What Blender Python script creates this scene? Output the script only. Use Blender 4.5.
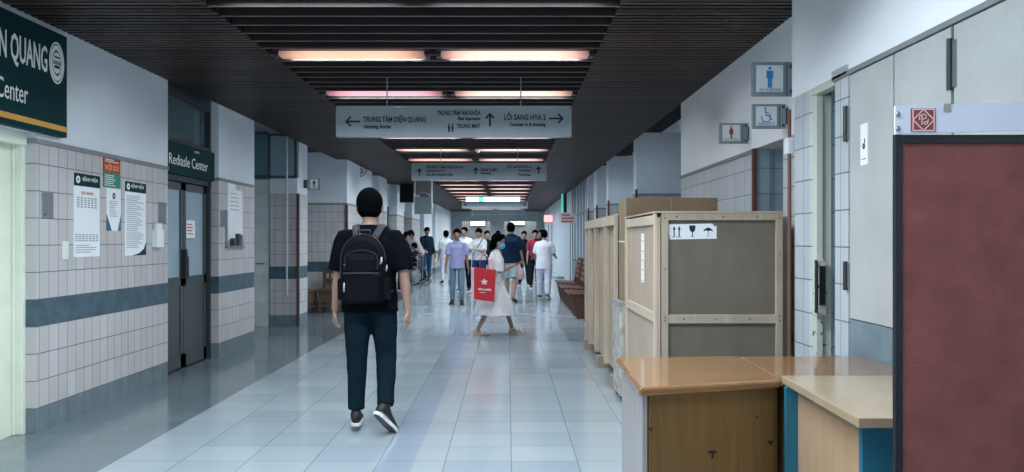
import bpy, bmesh, math, random
from mathutils import Vector, Matrix
random.seed(7)
R = math.radians
S = bpy.context.scene
for o in list(bpy.data.objects): bpy.data.objects.remove(o)
COL = S.collection
# ---------------------------------------------------------------- camera
F = 840.0
cd = bpy.data.cameras.new('camera'); cam = bpy.data.objects.new('camera', cd); COL.objects.link(cam)
cam.location = (0, 0, 1.4); cam.rotation_euler = (R(90), 0, 0)
cd.sensor_width = 36; cd.lens = F / 1024 * 36; cd.shift_x = 4 / 1024; cd.shift_y = 4 / 1024
cd.clip_start = .05; cd.clip_end = 300
cd.dof.use_dof = False
S.camera = cam
# ---------------------------------------------------------------- world, exposure
w = bpy.data.worlds.new('world'); S.world = w; w.use_nodes = True
bg = w.node_tree.nodes['Background']; bg.inputs[0].default_value = (.66, .82, 1, 1); bg.inputs[1].default_value = 1.6
S.view_settings.view_transform = 'Standard'; S.view_settings.look = 'None'
S.view_settings.exposure = 0.22; S.view_settings.gamma = 1; S.view_settings.use_curve_mapping = False
# ---------------------------------------------------------------- added lights hidden between the slats, lighting the corridor for the tubes
ROWS = [5.4 + 1.9 * i - 1.9 * 2 for i in range(0, 24)]
LAMP_W = 60
for ry in ROWS:
  for lx in (-1.35, .06):
    ld = bpy.data.lights.new('added_area_light', 'AREA'); ld.shape = 'RECTANGLE'; ld.size = 1.15; ld.size_y = .1
    ld.energy = LAMP_W * .5 * (2.3 if ry < 5 else 1.1 if ry < 14 else 1.6); ld.color = (.84, .93, 1); ld.spread = R(172)
    lo = bpy.data.objects.new('added_area_light', ld); COL.objects.link(lo); lo.location = (lx, ry + .145, 3.035)
# ================================================================ helpers
def px(u, v, Y):
    return ((u - 508) * Y / F, Y, 1.4 + (240 - v) * Y / F)
def tag(o, label=None, cat=None, group=None, kind=None):
    if label: o['label'] = label
    if cat: o['category'] = cat
    if group: o['group'] = group
    if kind: o['kind'] = kind
    return o
def thing(name, loc, label, cat, group=None, rz=0):
    o = bpy.data.objects.new(name, None); COL.objects.link(o); o.location = loc; o.rotation_euler = (0, 0, rz)
    o.empty_display_size = .1
    return tag(o, label, cat, group)
class MB:
    def __init__(s): s.v = []; s.f = []; s.p = []
    def add(s, vs, fs):
        n = len(s.v); s.p.append((n, len(s.f))); s.v += [Vector(v) for v in vs]; s.f += [tuple(i + n for i in f) for f in fs]; return s
    def box(s, x0, y0, z0, x1, y1, z1, M=None):
        vs = [Vector(p) for p in ((x0,y0,z0),(x1,y0,z0),(x1,y1,z0),(x0,y1,z0),(x0,y0,z1),(x1,y0,z1),(x1,y1,z1),(x0,y1,z1))]
        if M: vs = [M @ v for v in vs]
        return s.add(vs, [(0,3,2,1),(4,5,6,7),(0,1,5,4),(1,2,6,5),(2,3,7,6),(3,0,4,7)])
    def loft(s, rings, n=16, cap=True):
        vs = []; fs = []
        for c, a, b in rings:
            c = Vector(c); a = Vector(a); b = Vector(b)
            for k in range(n):
                t = 2 * math.pi * k / n; vs.append(c + a * math.cos(t) + b * math.sin(t))
        for i in range(len(rings) - 1):
            for k in range(n):
                k2 = (k + 1) % n; fs.append((i*n+k, i*n+k2, (i+1)*n+k2, (i+1)*n+k))
        if cap:
            fs.append(tuple(reversed(range(n)))); fs.append(tuple(range((len(rings)-1)*n, len(rings)*n)))
        return s.add(vs, fs)
    def tube(s, pts, r, n=12, flat=None, up=None):
        pts = [Vector(p) for p in pts]; r = r if isinstance(r, (list, tuple)) else [r] * len(pts)
        rings = []; prev = Vector(up) if up else None
        for i, p in enumerate(pts):
            d = (pts[min(i+1, len(pts)-1)] - pts[max(i-1, 0)]).normalized()
            if prev is None: prev = Vector((1,0,0)) if abs(d.x) < .8 else Vector((0,1,0))
            a = (prev - d * prev.dot(d))
            if a.length < 1e-4: a = Vector((0,1,0)) - d * d.y
            a.normalize(); b = d.cross(a).normalized(); prev = a
            ri = r[i]; ra, rb = ri if isinstance(ri, (list, tuple)) else (ri, ri)
            rings.append((p, a * ra, b * rb))
        return s.loft(rings, n)
    def ell(s, c, r, n=16, m=10, M=None):
        c = Vector(c); rings = []
        for j in range(m + 1):
            t = math.pi * j / m; t = min(max(t, .06), math.pi - .06)
            z = -math.cos(t) * r[2]; q = math.sin(t)
            cc, a, b = Vector((0,0,z)), Vector((r[0]*q,0,0)), Vector((0,r[1]*q,0))
            if M: cc, a, b = M @ cc, M @ a, M @ b
            rings.append((c + cc, a, b))
        return s.loft(rings, n)
    def poly(s, pts, d):           # pts 3D planar outline, d thickness vector
        n = len(pts); d = Vector(d); p = [Vector(q) for q in pts]
        vs = p + [q + d for q in p]
        fs = [tuple(range(n)), tuple(reversed(range(n, 2*n)))] + [(i, (i+1) % n, n + (i+1) % n, n + i) for i in range(n)]
        return s.add(vs, fs)
    def build(s, name, mat, parent=None, local=False, origin=None, bevel=0, smooth=False, mesh=None):
        me = mesh
        if me is None:
            off = Vector((0,0,0))
            if parent is not None and not local:
                q = parent
                while q is not None: off += q.location; q = q.parent
            if origin is not None: off = Vector(origin)
            me = bpy.data.meshes.new(name); me.from_pydata([v - off for v in s.v], [], s.f)
            bm = bmesh.new(); bm.from_mesh(me); bmesh.ops.recalc_face_normals(bm, faces=bm.faces); bm.to_mesh(me); bm.free()
        o = bpy.data.objects.new(name, me); COL.objects.link(o)
        if origin is not None: o.location = origin
        if mat is not None:
            me.materials.clear(); me.materials.append(mat)
        if parent is not None: o.parent = parent
        if bevel:
            b = o.modifiers.new('bevel', 'BEVEL'); b.width = bevel; b.segments = 2; b.limit_method = 'ANGLE'; b.angle_limit = R(40)
        if smooth:
            for p in me.polygons: p.use_smooth = True
        return o
def each(boxes, name, mat, parent, **k):
    return [MB().box(*b).build(name, mat, parent, **k) for b in boxes]
def B(*a): return MB().box(*a)
def pieces(mb, name, mat, parent, **k):
    """one object for every piece collected in mb"""
    ends = mb.p[1:] + [(len(mb.v), len(mb.f))]; out = []
    for (v0, f0), (v1, f1) in zip(mb.p, ends):
        m = MB(); m.v = mb.v[v0:v1]; m.f = [tuple(i - v0 for i in f) for f in mb.f[f0:f1]]; m.p = [(0, 0)]
        out.append(m.build(name, mat, parent, **k))
    return out
def struct(name, mb, mat, **k): o = mb.build(name, mat, **k); o['kind'] = 'structure'; return o
def dup(o, parent=None, off=(0,0,0)):
    c = o.copy(); COL.objects.link(c)
    if parent is not None: c.parent = parent
    c.location = o.location + Vector(off)
    for ch in list(o.children): dup(ch, c)
    return c
# ---------------------------------------------------------------- materials
MATS = {}
def nt(name):
    m = bpy.data.materials.new(name); m.use_nodes = True; t = m.node_tree
    return m, t, t.nodes['Principled BSDF']
def mathn(t, op, a, b=None, c=None):
    n = t.nodes.new('ShaderNodeMath'); n.operation = op
    for i, x in enumerate((a, b, c)):
        if x is None: continue
        if isinstance(x, (int, float)): n.inputs[i].default_value = x
        else: t.links.new(x, n.inputs[i])
    return n.outputs[0]
def mixc(t, f, a, b):
    n = t.nodes.new('ShaderNodeMix'); n.data_type = 'RGBA'
    if isinstance(f, (int, float)): n.inputs[0].default_value = f
    else: t.links.new(f, n.inputs[0])
    for i, x in ((6, a), (7, b)):
        if isinstance(x, tuple): n.inputs[i].default_value = (*x, 1)
        else: t.links.new(x, n.inputs[i])
    return n.outputs[2]
def noise(t, vec, scale, detail=3, rough=.5):
    n = t.nodes.new('ShaderNodeTexNoise'); n.inputs['Scale'].default_value = scale; n.inputs['Detail'].default_value = detail
    n.inputs['Roughness'].default_value = rough
    if vec is not None: t.links.new(vec, n.inputs['Vector'])
    return n.outputs[0]
def mapr(t, v, a, b, c=0, d=1):
    n = t.nodes.new('ShaderNodeMapRange'); t.links.new(v, n.inputs[0])
    for i, x in enumerate((a, b, c, d)): n.inputs[i+1].default_value = x
    return n.outputs[0]
def mat(name, col, rough=.6, metal=0, var=.12, scale=6, bump=0, bscale=60, stretch=(1,1,1), emit=None, es=0, dark=None, coat=0, spec=None):
    """plain procedural material: colour with soft noise variation and optional bump"""
    m, t, p = nt(name); MATS[name] = m
    tc = t.nodes.new('ShaderNodeTexCoord'); mp = t.nodes.new('ShaderNodeMapping'); t.links.new(tc.outputs['Object'], mp.inputs[0])
    mp.inputs['Scale'].default_value = stretch
    nz = noise(t, mp.outputs[0], scale, 4)
    f = mapr(t, nz, .3, .7)
    lo = dark if dark else tuple(c * (1 - var) for c in col); hi = tuple(min(1, c * (1 + var * .6)) for c in col) if not dark else col
    t.links.new(mixc(t, f, lo, hi), p.inputs['Base Color'])
    p.inputs['Roughness'].default_value = rough; p.inputs['Metallic'].default_value = metal
    if coat: p.inputs['Coat Weight'].default_value = coat
    if spec is not None: p.inputs['Specular IOR Level'].default_value = spec
    if bump:
        b = t.nodes.new('ShaderNodeBump'); b.inputs['Strength'].default_value = bump; b.inputs['Distance'].default_value = .01
        t.links.new(noise(t, mp.outputs[0], bscale, 3), b.inputs['Height']); t.links.new(b.outputs[0], p.inputs['Normal'])
    if emit:
        p.inputs['Emission Color'].default_value = (*emit, 1); p.inputs['Emission Strength'].default_value = es
    return m
def tile_mat(name, base, pw=.13, ph=.197, z0=.18, stripe=(.771,.968), skirt=.18, band=(.040,.075,.10), low=(.17,.23,.26), grout=(.07,.08,.09)):
    m, t, p = nt(name)
    g = t.nodes.new('ShaderNodeNewGeometry'); sp = t.nodes.new('ShaderNodeSeparateXYZ'); t.links.new(g.outputs['Position'], sp.inputs[0])
    sn = t.nodes.new('ShaderNodeSeparateXYZ'); t.links.new(g.outputs['True Normal'], sn.inputs[0])
    isx = mathn(t, 'GREATER_THAN', mathn(t, 'ABSOLUTE', sn.outputs[0]), .5)
    h = mathn(t, 'ADD', mathn(t, 'MULTIPLY', sp.outputs[1], isx), mathn(t, 'MULTIPLY', sp.outputs[0], mathn(t, 'SUBTRACT', 1, isx)))
    hu = mathn(t, 'DIVIDE', h, pw); zu = mathn(t, 'DIVIDE', mathn(t, 'SUBTRACT', sp.outputs[2], z0), ph)
    def line(u, wd):
        fr = mathn(t, 'FRACT', u); return mathn(t, 'LESS_THAN', mathn(t, 'MINIMUM', fr, mathn(t, 'SUBTRACT', 1, fr)), wd)
    lh = line(hu, .022 * .13 / pw); lz = line(zu, .017)
    cmb = t.nodes.new('ShaderNodeCombineXYZ'); t.links.new(mathn(t, 'FLOOR', hu), cmb.inputs[0]); t.links.new(mathn(t, 'FLOOR', zu), cmb.inputs[1])
    wn = t.nodes.new('ShaderNodeTexWhiteNoise'); t.links.new(cmb.outputs[0], wn.inputs[0])
    c = mixc(t, wn.outputs[0], tuple(x * .93 for x in base), tuple(min(1, x * 1.05) for x in base))
    dirt = mapr(t, noise(t, g.outputs['Position'], 2.2, 5), .45, .75)
    c = mixc(t, mathn(t, 'MULTIPLY', dirt, .25), c, tuple(x * .7 for x in base))
    if stripe:
        inb = mathn(t, 'MULTIPLY', mathn(t, 'GREATER_THAN', sp.outputs[2], stripe[0]), mathn(t, 'LESS_THAN', sp.outputs[2], stripe[1]))
        bn = mapr(t, noise(t, g.outputs['Position'], 9, 5), .35, .7)
        c = mixc(t, inb, c, mixc(t, bn, band, tuple(x * 1.7 for x in band)))
        lh = mathn(t, 'MULTIPLY', lh, mathn(t, 'SUBTRACT', 1, mathn(t, 'MULTIPLY', inb, .75)))
    ins = mathn(t, 'LESS_THAN', sp.outputs[2], skirt)
    sn2 = mapr(t, noise(t, g.outputs['Position'], 7, 5), .35, .7)
    c = mixc(t, ins, c, mixc(t, sn2, tuple(x * .75 for x in low), low))
    gm = mathn(t, 'MAXIMUM', lh, lz)
    c = mixc(t, mathn(t, 'MULTIPLY', gm, .85), c, grout)
    t.links.new(c, p.inputs['Base Color']); p.inputs['Roughness'].default_value = .38
    b = t.nodes.new('ShaderNodeBump'); b.inputs['Strength'].default_value = .4; b.inputs['Distance'].default_value = .004
    t.links.new(mathn(t, 'SUBTRACT', 1, gm), b.inputs['Height']); t.links.new(b.outputs[0], p.inputs['Normal'])
    return m
TILE = tile_mat('wall_tile', (.52, .51, .515))
TILE_R = tile_mat('wall_tile_pale', (.50, .54, .58), pw=.30, ph=.21, z0=.1, stripe=None, skirt=.1)
TILE_B = tile_mat('wall_tile_blue', (.22, .30, .34), pw=.2, ph=.21, z0=.1, stripe=None, skirt=.1)
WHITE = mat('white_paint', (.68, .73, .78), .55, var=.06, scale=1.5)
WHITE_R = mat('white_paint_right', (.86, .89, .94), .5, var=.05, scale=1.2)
CAP = mat('tile_cap', (.22, .24, .25), .5)
CREAM = mat('cream_paint', (.74, .78, .66), .45, var=.05)
DKMETAL = mat('dark_metal', (.05, .06, .065), .4, .4)
DOORSTEEL = mat('door_steel', (.07, .09, .09), .4, .2, bump=.1)
GREYPANEL = mat('grey_panel', (.42, .44, .44), .5, var=.12, scale=3)
BLUEPANEL = mat('blue_grey_panel', (.16, .22, .26), .5, var=.25, scale=7)
STEEL = mat('steel', (.30, .33, .35), .35, .7)
BROWNP = mat('brown_wood_strip', (.10, .035, .022), .5)
BLACK = mat('black', (.008, .009, .011), .5)
BLACKMAT = mat('black_matte', (.006, .007, .009), .8, spec=.2)
GREEN = mat('sign_green', (.001, .030, .034), .6, var=.08, spec=.15)
SIGNW = mat('sign_white', (.75, .8, .82), .5, var=.02)
SIGNG = mat('sign_grey', (.26, .33, .37), .4, var=.04)
INK = mat('ink_navy', (.008, .014, .028), .6)
REDINK = mat('red_ink', (.5, .03, .03), .5)
YELLOW = mat('yellow_band', (.62, .33, .06), .5)
PAPER = mat('paper', (.78, .82, .85), .7, var=.03)
def glass(name, col, rough=.05, alpha=.35):
    m, t, p = nt(name); p.inputs['Base Color'].default_value = (*col, 1); p.inputs['Roughness'].default_value = rough
    p.inputs['Alpha'].default_value = alpha; p.inputs['Specular IOR Level'].default_value = .8
    return m
GLASS = glass('glass_pane', (.12, .20, .23), .08, .55)
GLASSB = glass('glass_pale', (.45, .6, .68), .15, .65)
def floor_mat():
    m, t, p = nt('floor_tiles')
    g = t.nodes.new('ShaderNodeNewGeometry'); sp = t.nodes.new('ShaderNodeSeparateXYZ'); t.links.new(g.outputs['Position'], sp.inputs[0])
    xu = mathn(t, 'DIVIDE', mathn(t, 'ADD', sp.outputs[0], 2.487), .418); yu = mathn(t, 'DIVIDE', mathn(t, 'ADD', sp.outputs[1], .07), .385)
    def line(u, wd):
        fr = mathn(t, 'FRACT', u); return mathn(t, 'LESS_THAN', mathn(t, 'MINIMUM', fr, mathn(t, 'SUBTRACT', 1, fr)), wd)
    def wn(a, b, s=0):
        c = t.nodes.new('ShaderNodeCombineXYZ'); t.links.new(a, c.inputs[0]); t.links.new(b, c.inputs[1]); c.inputs[2].default_value = s
        n = t.nodes.new('ShaderNodeTexWhiteNoise'); t.links.new(c.outputs[0], n.inputs[0]); return n.outputs[0]
    fx = mathn(t, 'FLOOR', xu); fy = mathn(t, 'FLOOR', yu)
    r = wn(fx, fy); rr = wn(fy, fy, 3.3)
    c = mixc(t, r, (.285, .355, .405), (.345, .415, .46))
    c = mixc(t, mathn(t, 'MULTIPLY', rr, .35), c, (.37, .44, .485))
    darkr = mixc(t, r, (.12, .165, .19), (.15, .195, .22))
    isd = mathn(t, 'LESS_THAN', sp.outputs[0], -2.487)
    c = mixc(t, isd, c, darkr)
    bandm = mathn(t, 'MULTIPLY', mathn(t, 'GREATER_THAN', sp.outputs[0], -.81), mathn(t, 'LESS_THAN', sp.outputs[0], -.59))
    c = mixc(t, mathn(t, 'MULTIPLY', bandm, .7), c, (.25, .31, .40))
    st = mapr(t, noise(t, g.outputs['Position'], 1.3, 6, .6), .4, .8)
    c = mixc(t, mathn(t, 'MULTIPLY', st, .08), c, (.2, .25, .28))
    gm = mathn(t, 'MAXIMUM', line(xu, .010), line(yu, .011))
    c = mixc(t, mathn(t, 'MULTIPLY', gm, .55), c, (.12, .13, .15))
    t.links.new(c, p.inputs['Base Color'])
    rg = mapr(t, noise(t, g.outputs['Position'], 5, 4), .3, .7, .19, .24)
    rg2 = mathn(t, 'ADD', rg, mathn(t, 'MULTIPLY', r, .06))
    t.links.new(mathn(t, 'ADD', mathn(t, 'MULTIPLY', r, .05), .12), p.inputs['Roughness']); p.inputs['Specular IOR Level'].default_value = .62
    b = t.nodes.new('ShaderNodeBump'); b.inputs['Strength'].default_value = .05; b.inputs['Distance'].default_value = .003
    wv = t.nodes.new('ShaderNodeCombineXYZ'); t.links.new(mathn(t, 'MULTIPLY', sp.outputs[0], .04), wv.inputs[0]); t.links.new(mathn(t, 'MULTIPLY', sp.outputs[1], 2.5), wv.inputs[1])
    hh = noise(t, wv.outputs[0], 3.2, 1)
    t.links.new(hh, b.inputs['Height']); t.links.new(b.outputs[0], p.inputs['Normal'])
    return m
def wood(name, a, b, rough=.4, stretch=(12, 12, 1.2), scale=2.5, coat=0, bump=.15):
    m, t, p = nt(name); tc = t.nodes.new('ShaderNodeTexCoord'); mp = t.nodes.new('ShaderNodeMapping'); mp.inputs['Scale'].default_value = stretch
    t.links.new(tc.outputs['Object'], mp.inputs[0]); n1 = noise(t, mp.outputs[0], scale, 6, .6)
    n2 = noise(t, tc.outputs['Object'], 2.0, 2)
    c = mixc(t, mapr(t, n1, .3, .7), a, b); c = mixc(t, mathn(t, 'MULTIPLY', mapr(t, n2, .3, .7), .35), c, tuple(x * .75 for x in a))
    t.links.new(c, p.inputs['Base Color']); p.inputs['Roughness'].default_value = rough; p.inputs['Coat Weight'].default_value = coat
    bp = t.nodes.new('ShaderNodeBump'); bp.inputs['Strength'].default_value = bump; bp.inputs['Distance'].default_value = .003
    t.links.new(n1, bp.inputs['Height']); t.links.new(bp.outputs[0], p.inputs['Normal'])
    return m
SLAT = wood('slat_wood', (.010, .0065, .006), (.022, .0145, .013), .5, (1.2, 12, 12))
PINE = wood('pine', (.50, .41, .31), (.62, .525, .41), .6)
PINE_D = wood('pine_weathered', (.34, .285, .215), (.44, .375, .29), .65)
PLY = wood('plywood_pale', (.42, .325, .25), (.49, .39, .305), .6, (3, 3, 1))
BOARD = wood('fibreboard', (.135, .115, .085), (.165, .142, .108), .6, (3, 3, 2), bump=.05)
CARTON = mat('cardboard', (.25, .185, .115), .8, var=.08)
DESKTOP = wood('varnished_top', (.21, .105, .042), (.30, .16, .068), .16, (1.5, 12, 12), coat=.4, bump=.04)
DESKFRONT = wood('varnished_front', (.135, .072, .022), (.195, .108, .036), .35, (14, 14, 1), bump=.08)
DESKSIDE_LIT = wood('desk_side_sheen', (.26, .23, .225), (.38, .35, .34), .3, (14, 14, .8))  # brown desk side coloured pale grey for the light it reflects
LIGHTTOP = mat('cream_laminate', (.34, .265, .175), .2, var=.06)
LIGHTWOOD = wood('light_beech', (.35, .225, .135), (.42, .285, .175), .4, (10, 10, 1))
TEALP = mat('teal_panel', (.010, .13, .20), .45, var=.1)
BENCHW = wood('bench_wood', (.075, .03, .016), (.15, .062, .034), .35)
BENCHD = wood('old_bench_wood', (.075, .04, .025), (.14, .08, .05), .5)
def slat_mat():
    m, t, p = nt('slat_wood_strips'); g = t.nodes.new('ShaderNodeNewGeometry'); sp = t.nodes.new('ShaderNodeSeparateXYZ'); t.links.new(g.outputs['Position'], sp.inputs[0])
    wn = t.nodes.new('ShaderNodeTexWhiteNoise'); wn.noise_dimensions = '1D'
    t.links.new(mathn(t, 'FLOOR', mathn(t, 'DIVIDE', mathn(t, 'SUBTRACT', sp.outputs[1], .49), .0833)), wn.inputs['W'])
    mp = t.nodes.new('ShaderNodeMapping'); mp.inputs['Scale'].default_value = (1.5, 14, 14); t.links.new(g.outputs['Position'], mp.inputs[0])
    f = mathn(t, 'MULTIPLY', wn.outputs[0], mapr(t, noise(t, mp.outputs[0], 1.5, 3), .3, .7, .4, 1))
    t.links.new(mixc(t, f, (.006, .004, .0035), (.075, .043, .034)), p.inputs['Base Color']); p.inputs['Roughness'].default_value = .45; p.inputs['Specular IOR Level'].default_value = .3
    return m
SLAT2 = slat_mat()
# ---------------------------------------------------------------- lettering
def text(name, s, size, matl, pos, xdir, parent, align='LEFT', sx=1.0, ydir=(0,0,1), bold=0, width=None):
    cu = bpy.data.curves.new(name, 'FONT'); cu.body = s; cu.size = size; cu.align_x = align; cu.extrude = .0008; cu.resolution_u = 2; cu.offset = bold
    to = bpy.data.objects.new(name + '_tmp', cu); COL.objects.link(to)
    bpy.context.view_layer.update()
    dg = bpy.context.evaluated_depsgraph_get(); me = bpy.data.meshes.new_from_object(to.evaluated_get(dg)); bpy.data.objects.remove(to)
    me.name = name
    if width and len(me.vertices):
        xs = [v.co.x for v in me.vertices]; sx = width / (max(xs) - min(xs))
    xd = Vector(xdir).normalized(); yd = Vector(ydir).normalized(); zd = xd.cross(yd)
    off = Vector((0,0,0)); q = parent
    while q is not None: off += q.location; q = q.parent
    P = Vector(pos) - off
    for v in me.vertices:
        c = v.co.copy(); v.co = P + xd * c.x * sx + yd * c.y + zd * c.z
    o = bpy.data.objects.new(name, me); COL.objects.link(o); me.materials.clear(); me.materials.append(matl); o.parent = parent
    return o
def arrow(mb, cx, y, cz, L, kind, t=.012):
    """arrow drawn in the XZ plane at depth y"""
    d = {'left': (-1, 0), 'right': (1, 0), 'up': (0, 1)}[kind]; n = (-d[1], d[0])
    def P(a, b): return (cx + d[0]*a + n[0]*b, y, cz + d[1]*a + n[1]*b)
    h = L * .36
    mb.poly([P(-L/2, -t), P(L/2 - t, -t), P(L/2 - t, t), P(-L/2, t)], (0, -.002, 0))
    for s in (1, -1):
        mb.poly([P(L/2, 0), P(L/2 - h, s*h), P(L/2 - h - 1.3*t, s*(h - 1.3*t)), P(L/2 - 2.8*t, 0)], (0, -.002, 0))
def disc(mb, cx, y, cz, r, n=16, d=-.002, sy=1):
    mb.poly([(cx + r*math.cos(2*math.pi*k/n), y, cz + sy*r*math.sin(2*math.pi*k/n)) for k in range(n)], (0, d, 0))
# ================================================================ the setting
XL, XR, H = -3.41, 2.03, 3.0
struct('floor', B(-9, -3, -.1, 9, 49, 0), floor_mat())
# ceiling: slats across the corridor; wide pitch in the middle bay, fine pitch at the sides
mb = MB(); y = 1.0
while y < 47.2: mb.box(-2.05, y - .014, H, .76, y + .014, H + .11); y += .25
struct('ceiling', mb, SLAT)
mb = MB(); y = 1.0
while y < 47.2: mb.box(-2.05, y - .009, H - .004, .76, y + .009, H); y += .25
struct('ceiling', mb, mat('slat_edge_glint', (.13, .10, .095), .5, var=.2))  # paler strip added for light reflecting along the slat bottoms
for x0, x1 in ((XL, -2.05), (.76, XR)):
    mb = MB(); y = .5
    while y < 47.2: mb.box(x0, y, H, x1, y + .052, H + .05); y += .0833
    struct('ceiling', mb, SLAT2)
mb = MB(); mb.box(-2.08, .4, H + .05, -2.05, 47.2, H + .12); mb.box(.76, .4, H + .05, .79, 47.2, H + .12); struct('ceiling', mb, SLAT)
struct('ceiling', B(-9, -3, H + .42, 9, 49, H + .5), BLACKMAT)
mb = MB()
mb.box(XL, .4, H + .14, -2.1, 47.2, H + .16); mb.box(.8, .4, H + .14, XR, 47.2, H + .16); mb.box(-2.1, .4, H + .24, .8, 47.2, H + .26)
struct('ceiling', mb, BLACKMAT)
# ---- left side
def pier(side, y0, y1, x, depth, ztop=H, tilem=TILE, white=WHITE, zt=2.1, name=None):
    """a wall pier: tiled below, cap, painted above. x = corridor face"""
    n = name or ('wall_left' if side < 0 else 'wall_right'); xb = x + side * depth
    a, b = min(x, xb), max(x, xb)
    struct(n, B(a, y0, 0, b, y1, zt), tilem)
    cx0, cx1 = (a, b + .012) if side < 0 else (a - .012, b)
    struct('trim_1', B(cx0, y0 - .012, zt, cx1, y1 + .0, zt + .035), CAP)
    struct(n, B(a, y0, zt + .035, b, y1, ztop + .14), white)
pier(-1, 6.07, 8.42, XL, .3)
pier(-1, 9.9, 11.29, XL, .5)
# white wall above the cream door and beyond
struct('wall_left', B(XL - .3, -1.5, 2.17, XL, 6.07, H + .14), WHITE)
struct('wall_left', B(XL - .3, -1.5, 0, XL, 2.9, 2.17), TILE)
# cream door
struct('door_1', B(-3.60, 3.1, 0, -3.56, 6.03, 2.08), CREAM)
f = MB(); f.box(-3.6, 6.03, 0, -3.485, 6.072, 2.17); f.box(-3.6, 2.9, 0, -3.47, 3.05, 2.17); f.box(-3.6, 2.9, 2.08, -3.47, 6.07, 2.17); f.box(-3.56, 6.015, 0, -3.535, 6.03, 2.1)
struct('trim_2', f, CREAM, bevel=.006)
# double door of the clinic
d2 = struct('door_2', B(-3.62, 8.42, 0, -3.5, 8.47, 2.9).box(-3.62, 9.85, 0, -3.5, 9.9, 2.9).box(-3.62, 8.42, 2.03, -3.5, 9.9, 2.09).box(-3.62, 8.42, 2.42, -3.5, 9.9, 2.47).box(-3.62, 8.42, 2.9, -3.5, 9.9, 3.1), DKMETAL)
for a, b in ((8.475, 9.155), (9.165, 9.845)):
    lf = MB(); lf.box(-3.58, a, .02, -3.54, a + .07, 2.02); lf.box(-3.58, b - .07, .02, -3.54, b, 2.02); lf.box(-3.58, a, 1.94, -3.54, b, 2.02)
    lf.box(-3.58, a, .02, -3.54, b, .16); lf.box(-3.57, a, .16, -3.55, b, .92); lf.box(-3.58, a, .9, -3.54, b, 1.0)
    l = lf.build('door_leaf', DOORSTEEL, d2); B(-3.565, a + .06, 1.0, -3.555, b - .06, 1.95).build('glass_pane', GLASSB, l)
h = MB(); h.box(-3.54, 9.10, .98, -3.49, 9.155, 1.3); h.box(-3.54, 9.17, .98, -3.50, 9.22, 1.22); h.build('door_handle', BLACK, d2)
B(-3.565, 8.47, 2.47, -3.555, 9.85, 2.9).build('transom_pane', GLASS, d2)
struct('wall_left', B(-5.6, 8.3, 0, -5.5, 10.2, 3.3), mat('room_wall', (.35, .42, .46), .6))
struct('wall_left', B(-5.6, 8.2, 0, XL - .3, 8.3, 3.3), WHITE); struct('wall_left', B(-5.6, 10.1, 0, XL - .5, 10.2, 3.3), WHITE)
# alcove with the pale door
struct('wall_left', B(-5.2, 11.2, 0, XL - .5, 11.29, 3.4), WHITE)
struct('wall_left', B(-5.2, 11.29, 0, -5.1, 13.6, 3.4), WHITE)
struct('wall_left', B(-3.86, 13.6, 0, XL, 14.28, 2.15), TILE)
struct('wall_left', B(-3.86, 13.6, 2.15, XL, 14.28, 2.42), WHITE)
struct('wall_left', B(-3.86, 13.72, 2.42, XL, 14.28, 3.15), WHITE)
struct('wall_left', B(-5.2, 13.75, 0, -3.86, 13.9, 3.4), WHITE)
struct('trim_2', B(XL - .005, 13.57, 0, XL + .03, 13.63, 2.15), BROWNP)
w1 = struct('window_1', B(-3.86, 13.56, 2.40, -3.41, 13.6, 2.44).box(-3.86, 13.56, 3.08, -3.41, 13.6, 3.12).box(-3.88, 13.56, 2.40, -3.84, 13.6, 3.12).box(-3.45, 13.56, 2.40, -3.41, 13.6, 3.12), mat('frame_teal', (.04, .075, .085), .5))
B(-3.84, 13.575, 2.44, -3.45, 13.585, 3.08).build('window_pane', glass('glass_grey', (.30, .40, .46), .2, .9), w1)
w2 = struct('window_2', B(-4.6, 13.56, 2.40, -3.88, 13.6, 2.45).box(-4.6, 13.56, 3.1, -3.88, 13.6, 3.15).box(-4.62, 13.56, 2.4, -4.57, 13.6, 3.15), MATS['frame_teal'])
B(-4.57, 13.575, 2.45, -3.88, 13.585, 3.1).build('window_pane', glass('glass_teal', (.10, .24, .28), .2, .9), w2)
d3 = struct('door_3', B(-4.6, 13.62, 0, -3.88, 13.66, 2.38), mat('pale_door', (.66, .72, .71), .5, var=.2, scale=4))
MB().tube([(-3.95, 13.6, 1.02), (-3.95, 13.57, 1.02), (-4.07, 13.57, 1.02)], .011, 8).build('door_handle', STEEL, d3)
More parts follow.
